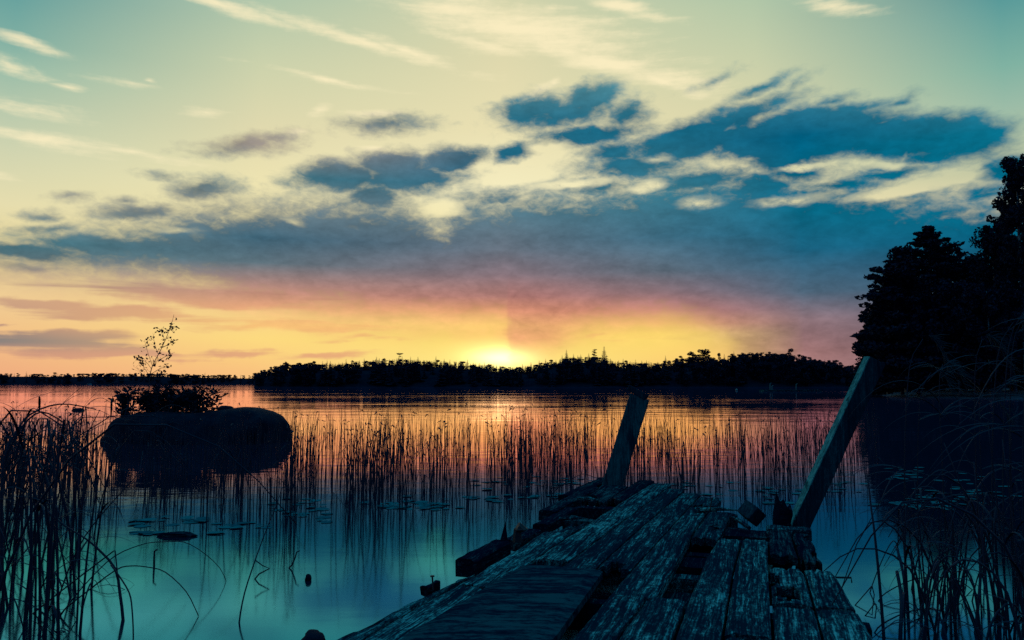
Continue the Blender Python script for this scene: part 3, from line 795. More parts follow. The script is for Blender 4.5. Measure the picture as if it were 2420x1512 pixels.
plank(e5, [(6, -.37), (7, -.335)], 6.34, 6.86, seed=11, jag0=.05, jag1=.008, z=-.006)
plank(e7, e8, 2.62, 5.03, seed=12, jag1=.008, z=.003)
plank(e7, e8, BK, 2.60, seed=13, z=.001)
plank(e8, e9, 3.15, 5.06, seed=14, jag1=.008, z=.004)
plank(e8, e9, BK, 3.13, seed=15, z=-.002)
plank(e9, e10, BK, 3.60, seed=16, z=.002, jag1=.008)
plank(e10, e11, BK, 3.62, seed=17, z=-.002, jag1=.008)
plank(e9, e10, 3.655, 4.36, seed=18, jag1=.05, holes=[(3.83, .42, .15, .36), (4.1, .0, .16, .22)], label="short deck board with a rotted hole")
plank(e10, e11, 3.66, 4.37, seed=19, jag1=.045, z=-.003)
plank(e9, e10, 4.66, 5.46, seed=20, jag0=.04, jag1=.01, mat='wood_dark', z=-.006)
plank(e10, e11b, 4.55, 5.44, seed=21, jag0=.06, jag1=.02, side_jag=.05, mat='wood_dark', z=-.012, holes=[(5.28, .9, .1, .3), (4.75, .95, .12, .35)])
# far left corner, half eaten away
plank([(5.8, -1.395), (7.5, -1.465)], [(5.8, -1.24), (7.5, -1.20)], 6.30, 7.45, seed=22, jag0=.16, jag1=.02, mat='wood_dark', z=-.01, holes=[(6.5, .2, .16, .4)])
plank([(5.8, -1.235), (7.9, -1.185)], [(5.8, -1.125), (7.57, -1.025), (8, -1.01)], 6.45, 7.86, seed=23, jag0=.12, jag1=.006, mat='wood_dark', z=-.004)
plank([(5, -1.33), (6.2, -1.34)], [(5, -1.20), (6.2, -1.19)], 5.06, 5.62, seed=24, jag0=.05, jag1=.10, z=-.035, roll=.02, tilt=-.02, label="splintered scrap of board hanging at the left edge")
# beams under the deck
def beam(name, cs, p0, p1, z, w=.10, h=.12, rot=0.0, mat='wood_dark', seed=0):
    """square timber lying across the dock at s = cs, ends rounded by rot"""
    r = random.Random(seed); b = MB(); n = 18
    for i in range(n + 1):
        p = p0 + (p1 - p0) * i / n; s = cs + rot * (i / n - .5)
        sc = 1.0 if 0 < i < n else .86
        for k, (a, c) in enumerate(((-.5, -.5), (.5, -.5), (.5, .5), (-.5, .5))):
            jit = .008 * mnoise.noise((p * 9, k * 3 + seed, 1)); b.v.append(Vector((s + a * w * sc + jit, -p, ZD + z + c * h * sc + jit)))
    for i in range(n):
        for k in range(4):
            k2 = (k + 1) % 4; b.f.append((i * 4 + k, (i + 1) * 4 + k, (i + 1) * 4 + k2, i * 4 + k2))
    b.f += [(0, 1, 2, 3), (n * 4 + 3, n * 4 + 2, n * 4 + 1, n * 4)]
    return b.build(name, M[mat], dock)
beam('beam', 2.70, -1.60, .42, -.125, seed=1)
beam('beam', 3.64, -1.44, .40, -.115, seed=2)
beam('beam', 4.32, -1.34, .30, -.125, seed=3, h=.10, mat='wood')
beam('beam', 4.66, -.52, -.24, -.10, seed=13, w=.26, h=.06)  # this and the next two: dark boards added to darken the hole above
beam('beam', 4.92, -.50, -.24, -.13, seed=14, w=.12, h=.10)  # added dark board, darkens the hole above
beam('beam', 3.95, -.52, -.24, -.14, seed=15, w=.40, h=.05)
beam('beam', 5.24, -1.42, .28, -.115, seed=4, rot=.06)
beam('beam', 5.54, -.30, .24, -.085, seed=12, h=.07, w=.26, mat='wood_dark')
beam('beam', 5.70, -1.40, -.10, -.11, seed=5, rot=-.05)
beam('beam', 6.25, -1.44, -.20, -.10, seed=6)
beam('beam', 7.2, -1.46, -.55, -.115, seed=7)
beam('beam', 5.50, .0, .275, -.03, seed=8, h=.07, w=.13, mat='wood')
for i, p in enumerate((-1.25, -.60, .22)):      # joists along the deck
    b = MB(); b.box(1.9 if i != 1 else 2.4, -p, ZD - .26, 6.6 if i != 2 else 7.0, .10, .13); b.build('joist', M['wood_dark'], dock)
for s, p in ((2.7, -1.3), (2.7, .25), (4.32, -1.2), (4.32, .22), (6.25, -1.3), (6.0, -.3), (7.2, -1.2)):
    b = MB(); b.tube([(s, -p, -.6), (s, -p, ZD - .18)], [.07, .065], 9); b.build('pile', M['wood_dark'], dock)
# stub ends sticking out on the left: broken timbers, a knob, splinters
def stub(px0, px1, ytop, ybot, seed, name='beam_end', spike=False, depth=.16, lump=0.0):
    """a rotten timber end at the dock's left edge"""
    r = random.Random(seed)
    a = at(px0, ybot, ZD - .10); e = at(px1, ybot - (px1 - px0) * .55, ZD - .08)
    b = MB(); dirv = (e - a); L = dirv.length; dirv.normalize(); side = Vector((dirv.y, -dirv.x, 0))
    h = max(.05, (ybot - ytop) / PW / LENS_F * a.y)
    n = 14
    sec = [(-.5, 0), (.5, 0), (.5, .86), (.36, 1), (-.36, 1), (-.5, .86)]; m = len(sec)
    for i in range(n + 1):
        t = i / n; c = a + dirv * L * t
        for k, (x, z) in enumerate(sec):
            rot = lump * max(0, t - .3)
            q = c + side * x * depth * (1 - rot * .4) + Vector((0, 0, z * h * (1 - rot * .5)))
            nn = mnoise.noise_vector(q * 11 + Vector((seed, 0, 0))) * .008 + mnoise.noise_vector(q * 40) * .004
            b.v.append(q + nn * (1 + 1.5 * lump))
    for i in range(n):
        for k in range(m):
            k2 = (k + 1) % m; b.f.append((i * m + k, i * m + k2, (i + 1) * m + k2, (i + 1) * m + k))
    b.f += [tuple(range(m - 1, -1, -1)), tuple(n * m + k for k in range(m))]
    if spike:
        c = a + dirv * L; k = len(b.v)
        b.v += [c + side * .05, c - side * .04, c - dirv * .09, c + Vector((.02, 0, h + .11))]
        b.f += [(k, k + 1, k + 3), (k + 1, k + 2, k + 3), (k + 2, k, k + 3), (k, k + 2, k + 1)]
    M_inv = DM.inverted()
    b.v = [M_inv @ q for q in b.v]
    return b.build(name, M['wood_dark'], dock)
stub(1098, 1186, 1322, 1362, 1, spike=True, depth=.11)
stub(1205, 1262, 1276, 1300, 2, depth=.10, lump=.5)
stub(1275, 1350, 1238, 1262, 3, depth=.10)
stub(1290, 1400, 1206, 1232, 4, depth=.12)
stub(1338, 1430, 1172, 1196, 5, depth=.14, lump=.4)
stub(1000, 1036, 1398, 1412, 6, depth=.05, lump=.6)
def local(px, py, z): return DM.inverted() @ at(px, py, z)
b = MB(); c = local(1222, 1268, ZD + .02); b.tube([c + Vector((0, 0, -.03)), c + Vector((.0, .0, .03)), c + Vector((.01, -.02, .045)), c + Vector((0, 0, .06))], [.03, .025, .045, .03], 8); b.build('bolt', M['iron'], dock)
def nail(px, py, h, lean):
    b = MB(); c = local(px, py, ZD - .01); e = c + Vector(lean) + Vector((0, 0, h))
    b.tube([c, e, e + Vector((0, 0, .001)), e + Vector((0, 0, .006))], [.004, .004, .011, .010], 7); b.build('nail', M['iron'], dock)
nail(1023, 1392, .055, (.0, .004, 0)); nail(1676, 1210, .10, (.01, -.02, 0)); nail(1452, 1188, .03, (0, 0, 0))
b = MB(); c = local(1985, 1365, ZD - .03); b.tube([c + Vector((0, .03, 0)), c + Vector((0, -.05, .004)), c + Vector((0, -.052, -.02))], [.005, .005, .004], 6); b.build('nail', M['iron'], dock)
# splinters lying along the rotten edge
rr_ = random.Random(4)
for px, py, ln in ((1352, 1225, .2), (1700, 1205, .3), (1745, 1232, .3), (1690, 1245, .2), (1390, 1180, .2)):
    c = local(px, py, ZD + .005); b = MB(); q = Vector((rr_.uniform(-.5, 1), rr_.uniform(-.8, .8), rr_.uniform(.0, .15))).normalized()
    b.tube([c - q * ln * .5, c + Vector((0, 0, .008)), c + q * ln * .5], [.014, .016, .003], 5); b.build('splinter', M['wood'], dock)

# a loose square board lying on the deck
b = plank_mb([(-2, -1.29), (2.73, -1.262), (3.9, -1.178)], [(-2, -.72), (2.9, -.728), (4.02, -.758)], 1.0, 3.90, z=.034, th=.032, seed=31, jag0=.002, jag1=.004, cup=.0, wear=.002, tilt=-.004)
b.v = [DM @ q for q in b.v]
lb = b.build('loose_board', M['board']); tag(lb, "wide dark loose board lying flat on the left part of the dock planks", 'board')

# mooring posts
def post(base, top, wid, dep, name, label, seed, twist=0.0, under=.8, lit_side=False):
    root = empty(name, base); tag(root, label, 'post')
    ax = (top - base); L = ax.length; ax.normalize()
    u = Vector((1, 0, 0)) - ax * ax.x; u.normalize(); w = ax.cross(u)
    u, w = u * math.cos(twist) + w * math.sin(twist), w * math.cos(twist) - u * math.sin(twist)
    b = MB(); n = 30
    sec = [(-.5, -.46), (-.46, -.5), (0, -.5), (.46, -.5), (.5, -.46), (.5, 0), (.5, .46), (.46, .5), (0, .5), (-.46, .5), (-.5, .46), (-.5, 0)]; q = len(sec)
    for i in range(n + 1):
        t = -under + (L + under) * i / n
        for k, (a, c) in enumerate(sec):
            jt = mnoise.noise((t * 7, k * 1.7 + seed, 0)) * .004
            v = ax * t + u * (a * wid + jt) + w * (c * dep + jt)
            if i == n: v += ax * (mnoise.noise((k * 2.1, seed, 3)) * .012)
            b.v.append(v)
    for i in range(n):
        for k in range(q):
            k2 = (k + 1) % q; b.f.append((i * q + k, i * q + k2, (i + 1) * q + k2, (i + 1) * q + k))
    b.f += [tuple(range(q - 1, -1, -1)), tuple(n * q + k for k in range(q))]
    sh = b.build('shaft', M['post'], root)
    if lit_side:          # sky light on the upward-leaning side, painted as a paler wood colour
        sh.data.materials.append(M['lit_post'])
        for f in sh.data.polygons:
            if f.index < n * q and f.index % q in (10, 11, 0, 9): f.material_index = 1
    return root, ax, u, w, L
pb = at(1447, 1146, ZD - .03); pt = atd(1511, 938, pb.y - .02)
r1, ax, u, w, L = post(pb, pt, .185, .11, 'mooring_post', "shorter leaning mooring post with a small block on top, at the dock's far left corner", 1, twist=-.25)
b = MB(); Mx = Matrix((u, w, ax)).transposed().to_4x4() @ Matrix.Rotation(.22, 4, 'Y')
c = ax * (L + .035) + u * -.03
b.box(c.x, c.y, c.z, .20, .12, .055, Mx); o = b.build('cap_block', M['post'], r1)
bv = o.modifiers.new("bevel", 'BEVEL'); bv.width = .006; bv.segments = 2
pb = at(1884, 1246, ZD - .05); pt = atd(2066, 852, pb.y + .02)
r2, ax, u, w, L = post(pb, pt, .128, .078, 'mooring_post', "taller mooring post leaning far to the right at the dock's right corner", 2, twist=.10, lit_side=True)
# broken stub of an old post beside it
b = MB(); c = at(1844, 1243, ZD - .02); n = 9
prof = [(0, 0.165), (0, .16), (.0, .11)]
ring = []
for k in range(14):
    a = 2 * math.pi * k / 14
    ring.append((math.cos(a) * .062, math.sin(a) * .05))
hts = [.10, .14, .12, .17, .155, .20, .23, .185, .15, .16, .12, .13, .09, .08]
for lvl in range(4):
    for k, (x, y) in enumerate(ring):
        b.v.append(Vector((x * (1 - .05 * lvl) + .03 * lvl / 3, y, -.5 if lvl == 0 else hts[k] * lvl / 3)))
b.v.append(Vector((.03, 0, .07)))
for lvl in range(3):
    for k in range(14):
        k2 = (k + 1) % 14; b.f.append((lvl * 14 + k, lvl * 14 + k2, (lvl + 1) * 14 + k2, (lvl + 1) * 14 + k))
for k in range(14): b.f.append((3 * 14 + k, 3 * 14 + (k + 1) % 14, 56))
o = b.build('broken_post', M['wood_dark'], loc=c); tag(o, "low splintered post stump at the left foot of the taller leaning post", 'post')
# a square block end propped at the edge of the dock
b = MB(); Mx = Matrix.Rotation(R(42), 4, 'Y') @ Matrix.Rotation(R(20), 4, 'Z')
b.box(0, 0, 0, .10, .15, .105, Mx); c = at(1781, 1238, ZD - .03) + Vector((0, .05, .065))
o = b.build('wood_block', M['post'], loc=c); tag(o, "tilted square timber block at the broken dock edge, left of the post stump", 'timber')
bv = o.modifiers.new("bevel", 'BEVEL'); bv.width = .006; bv.segments = 2

# ------------------------------------------------------------------ boulder with bushes
RD = 18.4
def rx(px, d=RD): return (px - PW / 2) / PW / LENS_F * d * math.cos(PITCH) * 1.0
def rz_(py, d=RD): return atd(1209, py, d).z
outline = [(268, 1032), (270, 1004), (276, 994), (286, 986), (307, 979), (345, 974), (400, 970), (470, 973), (535, 968), (575, 962), (605, 963), (632, 970), (655, 980), (671, 996), (680, 1016), (683, 1036)]
ctr = atd(462, 1000, RD)
rock = empty("boulder", (ctr.x, RD, 0)); tag(rock, "big dark boulder standing in the reeds, overgrown with bushes", 'boulder')
b = MB(); n = 90; q = 30
front = [(268, .35), (285, .6), (310, .75), (345, .95), (480, 1.15), (600, 1.05), (660, .8), (683, .35)]     # half depth along the boulder
for i in range(n + 1):
    px = 268 + (683 - 268) * (0.5 - 0.5 * math.cos(math.pi * i / n))
    X = atd(px, 1000, RD).x - ctr.x; zt = rz_(interp(outline, px)); hw = interp(front, px)
    for k in range(q + 1):
        a = math.pi * k / q
        ca, sa_ = math.cos(a), math.sin(a)
        y = -hw * math.copysign(abs(ca) ** .75, ca); z = -.25 + (zt + .25) * sa_ ** .62
        v = Vector((X, y, z))
        nn = mnoise.noise_vector(v * 1.1) * .20 + mnoise.noise_vector(v * 2.6) * .09 + mnoise.noise_vector(v * 7) * .025
        # flat broken faces
        ce = mnoise.voronoi(v * 1.3)[0]; nn.y += (ce[1] - ce[0]) * -.18 * math.copysign(1, ca) * -1
        nn.z *= .30 * (1 - sa_ * .45); nn.x *= .5
        b.v.append(v + nn)
for i in range(n):
    for k in range(q):
        a = i * (q + 1) + k; b.f.append((a, a + q + 1, a + q + 2, a + 1))
b.build('stone', M['rock'], rock, smooth=True)
def lump(name, loc, sx, sy, sz, seed, mat, label, cat, group=None):
    bm = bmesh.new(); bmesh.ops.create_icosphere(bm, subdivisions=3, radius=1.0)
    for v in bm.verts:
        d = mnoise.noise(v.co * 1.3 + Vector((seed, 0, 0))) * .28 + mnoise.noise(v.co * 3.5 + Vector((seed, 0, 0))) * .10
        v.co = v.co * (1 + d); v.co.x *= sx; v.co.y *= sy; v.co.z *= sz
    me = bpy.data.meshes.new(name); bm.to_mesh(me); bm.free(); me.materials.append(mat)
    me.polygons.foreach_set('use_smooth', [True] * len(me.polygons))
    o = bpy.data.objects.new(name, me); C.objects.link(o); o.location = loc; tag(o, label, cat, group); return o
lump('stone', atd(532, 964.5, RD - .05), .18, .14, .07, 2, M['rock'], "flat loose stone lying on top of the boulder right of the bushes", 'stone')
p = at(184, 970); lump('stone', (p.x, p.y, .03), .26, .2, .10, 5, M['rock'], "small rock just breaking the water left of the big boulder", 'stone')
p = at(420, 1267); lump('floating_log', (p.x, p.y, .012), .17, .05, .028, 7, M['wood_dark'], "short dark piece of wood floating between the lily pads on the left", 'log')
p = at(728, 1371); lump('floating_wood', (p.x, p.y, .01), .022, .02, .03, 8, M['wood_dark'], "tiny dark chip floating alone on the smooth water left of the dock", 'wood')
p = at(740, 1520); lump('stone', (p.x, p.y, .02), .060, .07, .045, 9, M['rock'], "dark stone top showing above the water at the bottom edge, left of the dock", 'stone')

p = atd(280, 1030, RD - .25); lump('boulder', (p.x, p.y, -.02), .40, .48, .34, 12, M['rock'], "lower dark boulder pressed against the left side of the big one", 'boulder')

def leaf(b, c, d, L, W, r):
    """pointed leaf as a folded six-point blade"""
    d = Vector(d).normalized(); s = d.cross(Vector((r.uniform(-1, 1), r.uniform(-1, 1), r.uniform(-.3, 1)))).normalized(); u = d.cross(s)
    k = len(b.v)
    b.v += [c, c + d * L * .35 + s * W, c + d * L * .75 + s * W * .6, c + d * L - u * L * .12, c + d * L * .75 - s * W * .6, c + d * L * .35 - s * W, c + d * L * .5 + u * W * .3]
    b.f += [(k, k + 1, k + 6), (k + 1, k + 2, k + 6), (k + 2, k + 3, k + 6), (k + 3, k + 4, k + 6), (k + 4, k + 5, k + 6), (k + 5, k, k + 6)]
def bush(px0, px1, ytop, ybase, nst, seed, label, lf=(.10, .17), dens=16, tip=.14, bare=.0):
    r = random.Random(seed); c = atd((px0 + px1) / 2, ybase, RD)
    root = empty('shrub', c); tag(root, label, 'shrub')
    st, lv = MB(), MB()
    W = (atd(px1, ybase, RD).x - atd(px0, ybase, RD).x) / 2; Hh = rz_(ytop) - c.z
    for i in range(nst):
        f = r.uniform(-1, 1); base = Vector((f * W * .55, r.uniform(-.35, .35), -.05))
        tp = Vector((f * W * r.uniform(.85, 1.05), base.y + r.uniform(-.25, .25), Hh * (1 - .35 * abs(f)) * r.uniform(.55, 1.0)))
        pts = bezier([base, base.lerp(tp, .5) + Vector((0, 0, .08)), tp], 8)
        st.tube(pts, [.010 - .001 * j for j in range(len(pts))], 4, False)
        for k in range(dens):
            t = r.uniform(bare, 1.0) ; j = min(len(pts) - 2, int(t * (len(pts) - 1))); pp = pts[j].lerp(pts[j + 1], r.random())
            dv = Vector((r.uniform(-1, 1) + f * .6, r.uniform(-1, 1), r.uniform(-.35, .9)))
            leaf(lv, pp, dv, r.uniform(*lf), r.uniform(.018, .032), r)
    st.build('stems', M['bark'], root); lv.build('leaves', M['leaf'], root); return root
bush(268, 356, 906, 976, 30, 1, "leafy shrub hanging over the left end of the boulder", dens=14)
bush(325, 450, 900, 972, 60, 2, "dense dark shrub in the middle of the boulder under the sapling", dens=26)
bush(434, 530, 905, 972, 38, 3, "leafy shrub on the boulder beside the flat loose stone", dens=16)
# the thin sapling
r = random.Random(9); c = atd(352, 968, RD); root = empty('sapling', c)
tag(root, "thin upright sapling with sparse round leaves rising from the boulder's bushes", 'sapling')
tr, lv = MB(), MB()
def rel(px, py, dy=0.0):
    p = atd(px, py, RD + dy); return p - c
main = bezier([rel(352, 968), rel(352, 915), rel(358, 870), rel(378, 830), rel(394, 795), rel(405, 765), rel(411, 743)], 24)
tr.tube(main, [.014 - .00045 * i for i in range(len(main))], 5)
limbs = [[(354, 890), (335, 860), (320, 838)], [(352, 900), (336, 885), (322, 866)], [(360, 865), (350, 835), (341, 802)], [(366, 855), (392, 842), (413, 832)], [(374, 838), (366, 815), (361, 786)], [(382, 822), (400, 812), (408, 805)], [(356, 884), (376, 872), (394, 866)], [(390, 806), (384, 790), (376, 776)], [(400, 780), (408, 778), (413, 770)], [(352, 905), (370, 890), (385, 884)], [(358, 872), (345, 855), (330, 850)]]
for L_ in limbs:
    dy = r.uniform(-.3, .3); pts = bezier([rel(L_[0][0], L_[0][1]), rel(*L_[1], dy * .5), rel(*L_[2], dy)], 6)
    tr.tube(pts, [.006, .0055, .005, .0045, .004, .003, .002][:len(pts)], 4, False)
    for k in range(15):
        t = r.uniform(.2, 1.0); j = min(len(pts) - 2, int(t * (len(pts) - 1))); pp = pts[j].lerp(pts[j + 1], r.random())
        o_ = Vector((r.uniform(-.10, .10), r.uniform(-.1, .1), r.uniform(-.09, .09)))
        tr.tube([pp, pp + o_], [.002, .0015], 3, False)
        leaf(lv, pp + o_, Vector((r.uniform(-1, 1), r.uniform(-.6, .6), r.uniform(-1, .6))), r.uniform(.05, .085), r.uniform(.018, .030), r)
for k in range(26):
    pp = main[r.randint(9, len(main) - 2)]; o_ = Vector((r.uniform(-.09, .09), r.uniform(-.09, .09), r.uniform(-.05, .07)))
    tr.tube([pp, pp + o_], [.002, .0015], 3, False)
    leaf(lv, pp + o_, Vector((r.uniform(-1, 1), r.uniform(-.6, .6), r.uniform(-1, .6))), r.uniform(.05, .085), r.uniform(.018, .030), r)
tr.build('trunk', M['bark'], root); lv.build('leaves', M['leaf'], root)

# ------------------------------------------------------------------ the reed bed
rng = random.Random(21)
def reed_mb(r, bent=False):
    b = MB(); h = 1.0; lx, ly = r.gauss(0, .07), r.gauss(0, .07)
    pts = [(0, 0, -.25), (lx * .1, ly * .1, .3), (lx * .45, ly * .45, .7), (lx, ly, 1.0)]
    if bent:
        k = r.uniform(.45, .7); a = r.uniform(0, 6.28)
        pts = [(0, 0, -.25), (lx * .3, ly * .3, k), (lx + math.cos(a) * .25, ly + math.sin(a) * .2, k * .65)]
        b.tube(pts, [.0052, .0045, .002], 4, False)
    else:
        b.tube(bezier(pts, 6), [.0040, .0039, .0036, .0032, .0026, .0019, .0010][:7], 4, False)
        if r.random() < .35:      # a small brown tassel near the tip
            c = Vector(pts[-1]) * .97
            b.tube([c, c + Vector((r.uniform(-.02, .02), 0, .01)), c + Vector((r.uniform(-.05, .05), r.uniform(-.03, .03), -.02))], [.006, .010, .004], 4, False)
    return b
REEDS = [reed_mb(rng, i >= 14).mesh("reed_mesh", M['reed']) for i in range(18)]
near_base = [(-120, 1215), (100, 1205), (280, 1195), (420, 1205), (560, 1225), (700, 1225), (880, 1215), (1000, 1205), (1150, 1190), (1300, 1172), (1420, 1152), (1560, 1150), (1700, 1150), (1850, 1145), (2000, 1125), (2080, 1110)]
spots = []
def density(px):
    if px < 240: return .85
    if px < 560: return .55
    if px < 1000: return .85
    if px < 1450: return .85
    return .62
tries = 0
while len(spots) < 3900:
    px = rng.uniform(-140, 2070); tries += 1
    if rng.random() > density(px): continue
    y0 = at(px, interp(near_base, px) + 22).y
    if rng.random() < .62: y = y0 + rng.random() ** 1.25 * 9.0
    else: y = y0 + 2 + rng.random() * 14.0
    clump = mnoise.noise((px * .012, y * .55, 3.3)) + .6 * mnoise.noise((px * .035, y * 1.6, 7.7))
    if clump * 1.25 < rng.uniform(-.55, .60): continue
    x = (px - PW / 2) / PW / LENS_F * y
    ex = (x - ctr.x) / 2.35; ey = (y - RD) / 1.3
    if ex * ex + ey * ey < 1: continue
    if 230 < px < 690 and y < 17.2 and rng.random() < .1: continue    # thin in front of the boulder
    h = (rng.uniform(.55, .98) if rng.random() < .7 else rng.uniform(.28, .62)) * (1.0 if y < 16 else .85) * (1.0 + .12 * clump)
    spots.append((y, x, h))
spots.sort()
LR = "slender dark reed stem standing in the near edge of the reed bed"
items = []
for i, (y, x, h) in enumerate(spots):
    me = REEDS[rng.randrange(14) if rng.random() < .88 else rng.randrange(14, 18)]
    w = rng.uniform(.85, 1.25)
    if i < 290:
        w = rng.uniform(1.0, 1.6)
        o = bpy.data.objects.new('reed', me); C.objects.link(o)
        o.location = (x, y, 0); o.rotation_euler = (0, 0, rng.uniform(0, 6.28)); o.scale = (h * 1.0 * w, h * w, h)
        tag(o, LR, 'reed', "reed stems at the near edge of the reed bed")
    else:
        items.append((me, (x, y, 0), rng.uniform(0, 6.28), (w, w, h)))
gather(items, "reed_bed", M['reed'], "reed bed of countless thin dark stems standing in the lake", "reeds")

# ------------------------------------------------------------------ lily pads
def pad_mesh(r):
    b = MB(); n = 18; b.v.append(Vector((0, 0, .004)))
    for k in range(n + 1):
        a = .18 + (6.283 - .36) * k / n
        b.v.append(Vector((math.cos(a) * r.uniform(.93, 1.04), math.sin(a) * .82, r.uniform(.002, .012))))
    for k in range(n): b.f.append((0, k + 1, k + 2))
    return b.mesh("pad_mesh", M['pad'])
PADS = [pad_mesh(rng) for _ in range(5)]
patches = [(1010, 1196, 110, 14, 34), (940, 1192, 60, 8, 10), (1130, 1180, 70, 7, 10), (1270, 1176, 80, 8, 12), (720, 1214, 60, 12, 14), (690, 1190, 70, 10, 10), (350, 1235, 40, 8, 8), (470, 1232, 70, 8, 12), (590, 1240, 50, 8, 6), (560, 1250, 60, 8, 6), (345, 1258, 40, 6, 6), (1330, 1140, 90, 10, 14), (1200, 1140, 120, 12, 14), (1600, 1150, 80, 12, 12), (1760, 1160, 110, 16, 20), (1850, 1190, 40, 6, 6), (1980, 1150, 60, 16, 16), (2170, 1190, 90, 14, 30), (2250, 1170, 130, 18, 30), (2140, 1120, 80, 16, 18), (2330, 1130, 110, 22, 26), (2270, 1085, 120, 18, 20), (2380, 1210, 70, 8, 12), (2280, 1222, 80, 6, 8), (2300, 1283, 60, 8, 9), (2360, 1296, 50, 6, 6), (2100, 1250, 45, 6, 5), (2350, 1060, 110, 14, 14), (2200, 1060, 90, 10, 10), (820, 1170, 120, 14, 12), (1000, 1150, 200, 16, 14)]
cnt = 0
for cx, cy, sx, sy, n in patches:
    for k in range(n):
        if cnt >= 300: break
        px, py = rng.gauss(cx, sx * .55), rng.gauss(cy, sy * .6); p = at(px, py)
        s = rng.uniform(.035, .085) * (1.0 if cx < 1900 else 0.95)
        o = bpy.data.objects.new('lily_pad', rng.choice(PADS)); C.objects.link(o)
        o.location = (p.x, p.y, rng.uniform(.003, .012)); o.rotation_euler = (rng.uniform(-.05, .05), rng.uniform(-.05, .05), rng.uniform(0, 6.28)); o.scale = (s, s, s)
        tag(o, "round floating lily pad catching the pale sky on the dark water", 'lily pad', "lily pads on the lake"); cnt += 1

# ------------------------------------------------------------------ foreground reeds
def culm(name, label, base, pts, r0, r1, group=None, leaves=(), mat='reed', n=14, cat='reed', sides=6, sharp=False):
    """one reed: a stem through the points, leaf blades as its parts"""
    base = Vector(base); root = empty(name, base); tag(root, label, cat, group)
    P = [Vector(p) - base for p in pts] if sharp else bezier([Vector(p) - base for p in pts], n); b = MB()
    b.tube(P, [r0 + (r1 - r0) * (i / (len(P) - 1)) for i in range(len(P))], sides)
    b.build('stem', M[mat], root, smooth=True)
    for (t, dv, L, W, droop) in leaves:
        j = min(len(P) - 2, int(t * (len(P) - 1))); a = P[j]; dv = Vector(dv).normalized()
        lp = []
        for k in range(9):
            f = k / 8; lp.append(a + dv * L * f + Vector((0, 0, -droop * L * f * f)))
        lb = MB(); lb.blade(lp, [W * (1 - (k / 8) ** 2.2) * (0.5 + min(1, k / 2) * .5) + .0006 for k in range(9)], dv.cross(Vector((0, 0, 1))) if abs(dv.z) < .95 else (1, 0, 0))
        lb.build('leaf', M[mat], root)
    return root
def traced(name, label, pp, d0, d1, r0, r1, cat='reed', mat='reed', base_on_water=True, n=18, sharp=False):
    """a stem that follows photo points, its distance going from d0 to d1"""
    b0 = at(*pp[0]) if base_on_water else atd(*pp[0], d0)
    d0 = b0.y; pts = []
    for i, q in enumerate(pp):
        f = i / (len(pp) - 1); pts.append(atd(q[0], q[1], d0 + (d1) * f) if i or not base_on_water else b0)
    if base_on_water: pts = [b0 + Vector((0, 0, -.15))] + pts
    return culm(name, label, b0, pts, r0, r1, mat=mat, n=n, cat=cat, sharp=sharp)
# the ones that stand out
traced('arching_reed', "thick reed arching over to the right with a drooping tip, tallest at the left edge", [(8, 1440), (4, 1250), (8, 1090), (39, 1019), (70, 980), (117, 959), (164, 955), (227, 967)], 4.5, .5, .010, .0035)
traced('arching_reed', "thick reed arching just under the tallest one, its tip hanging short", [(18, 1436), (0, 1290), (6, 1120), (36, 1035), (66, 992), (98, 973), (130, 985), (147, 997)], 4.5, .4, .009, .004)
traced('folded_reed', "reed snapped to a sharp corner, its tip back down in the water on the left", [(78, 1449), (150, 1392), (268, 1302), (272, 1301), (289, 1466)], 4.5, -.1, .0045, .0035, n=20, sharp=True)
traced('arching_reed', "thin reed bowing in a wide half circle down to the smooth water", [(139, 1456), (200, 1402), (273, 1347), (309, 1337), (350, 1340), (391, 1352), (440, 1398), (469, 1455)], 4.5, .0, .0042, .0028, n=28)
traced('arching_reed', "faint thin reed bowing to the right behind the half circle one", [(142, 1456), (250, 1330), (330, 1288), (391, 1280), (449, 1286), (520, 1343), (548, 1420)], 4.5, .9, .0038, .002, n=28)
traced('bent_reed', "stout reed slanting down to the right through the left clump into the water", [(291, 1468), (283, 1400), (273, 1345), (240, 1305), (203, 1273), (150, 1240), (110, 1205)], 4.4, .3, .010, .004, n=20)
traced('bent_reed', "thin reed hooking down beside the stout slanting one", [(315, 1507), (312, 1440), (305, 1400), (281, 1360), (262, 1335)], 4.1, .2, .004, .004)
traced('long_stem', "lone long thin stem slanting up from the smooth water with a bent leaf", [(565, 1471), (578, 1400), (602, 1326), (624, 1265), (650, 1200), (668, 1150)], 4.5, .5, .006, .002)
traced('twig', "small bent twig poking out of the water beside the lone long stem", [(602, 1368), (612, 1356), (637, 1343), (620, 1336), (604, 1324)], 5.3, .0, .006, .004, cat='twig', sharp=True)
traced('twig', "crooked twig standing alone in the smooth water left of the dock", [(683, 1342), (690, 1334), (697, 1318), (701, 1304), (708, 1301)], 5.6, .0, .007, .004, cat='twig', sharp=True)
traced('twig', "short upright twig in the water under the bowing reeds", [(364, 1340), (364, 1322), (365, 1302), (372, 1298)], 5.6, .0, .009, .006, cat='twig', sharp=True)
traced('arching_reed', "thin stem leaning over in an arc across the front of the reed bed", [(1300, 1180), (1310, 1160), (1345, 1135), (1375, 1120), (1400, 1126), (1440, 1140)], 8.8, .0, .006, .003)
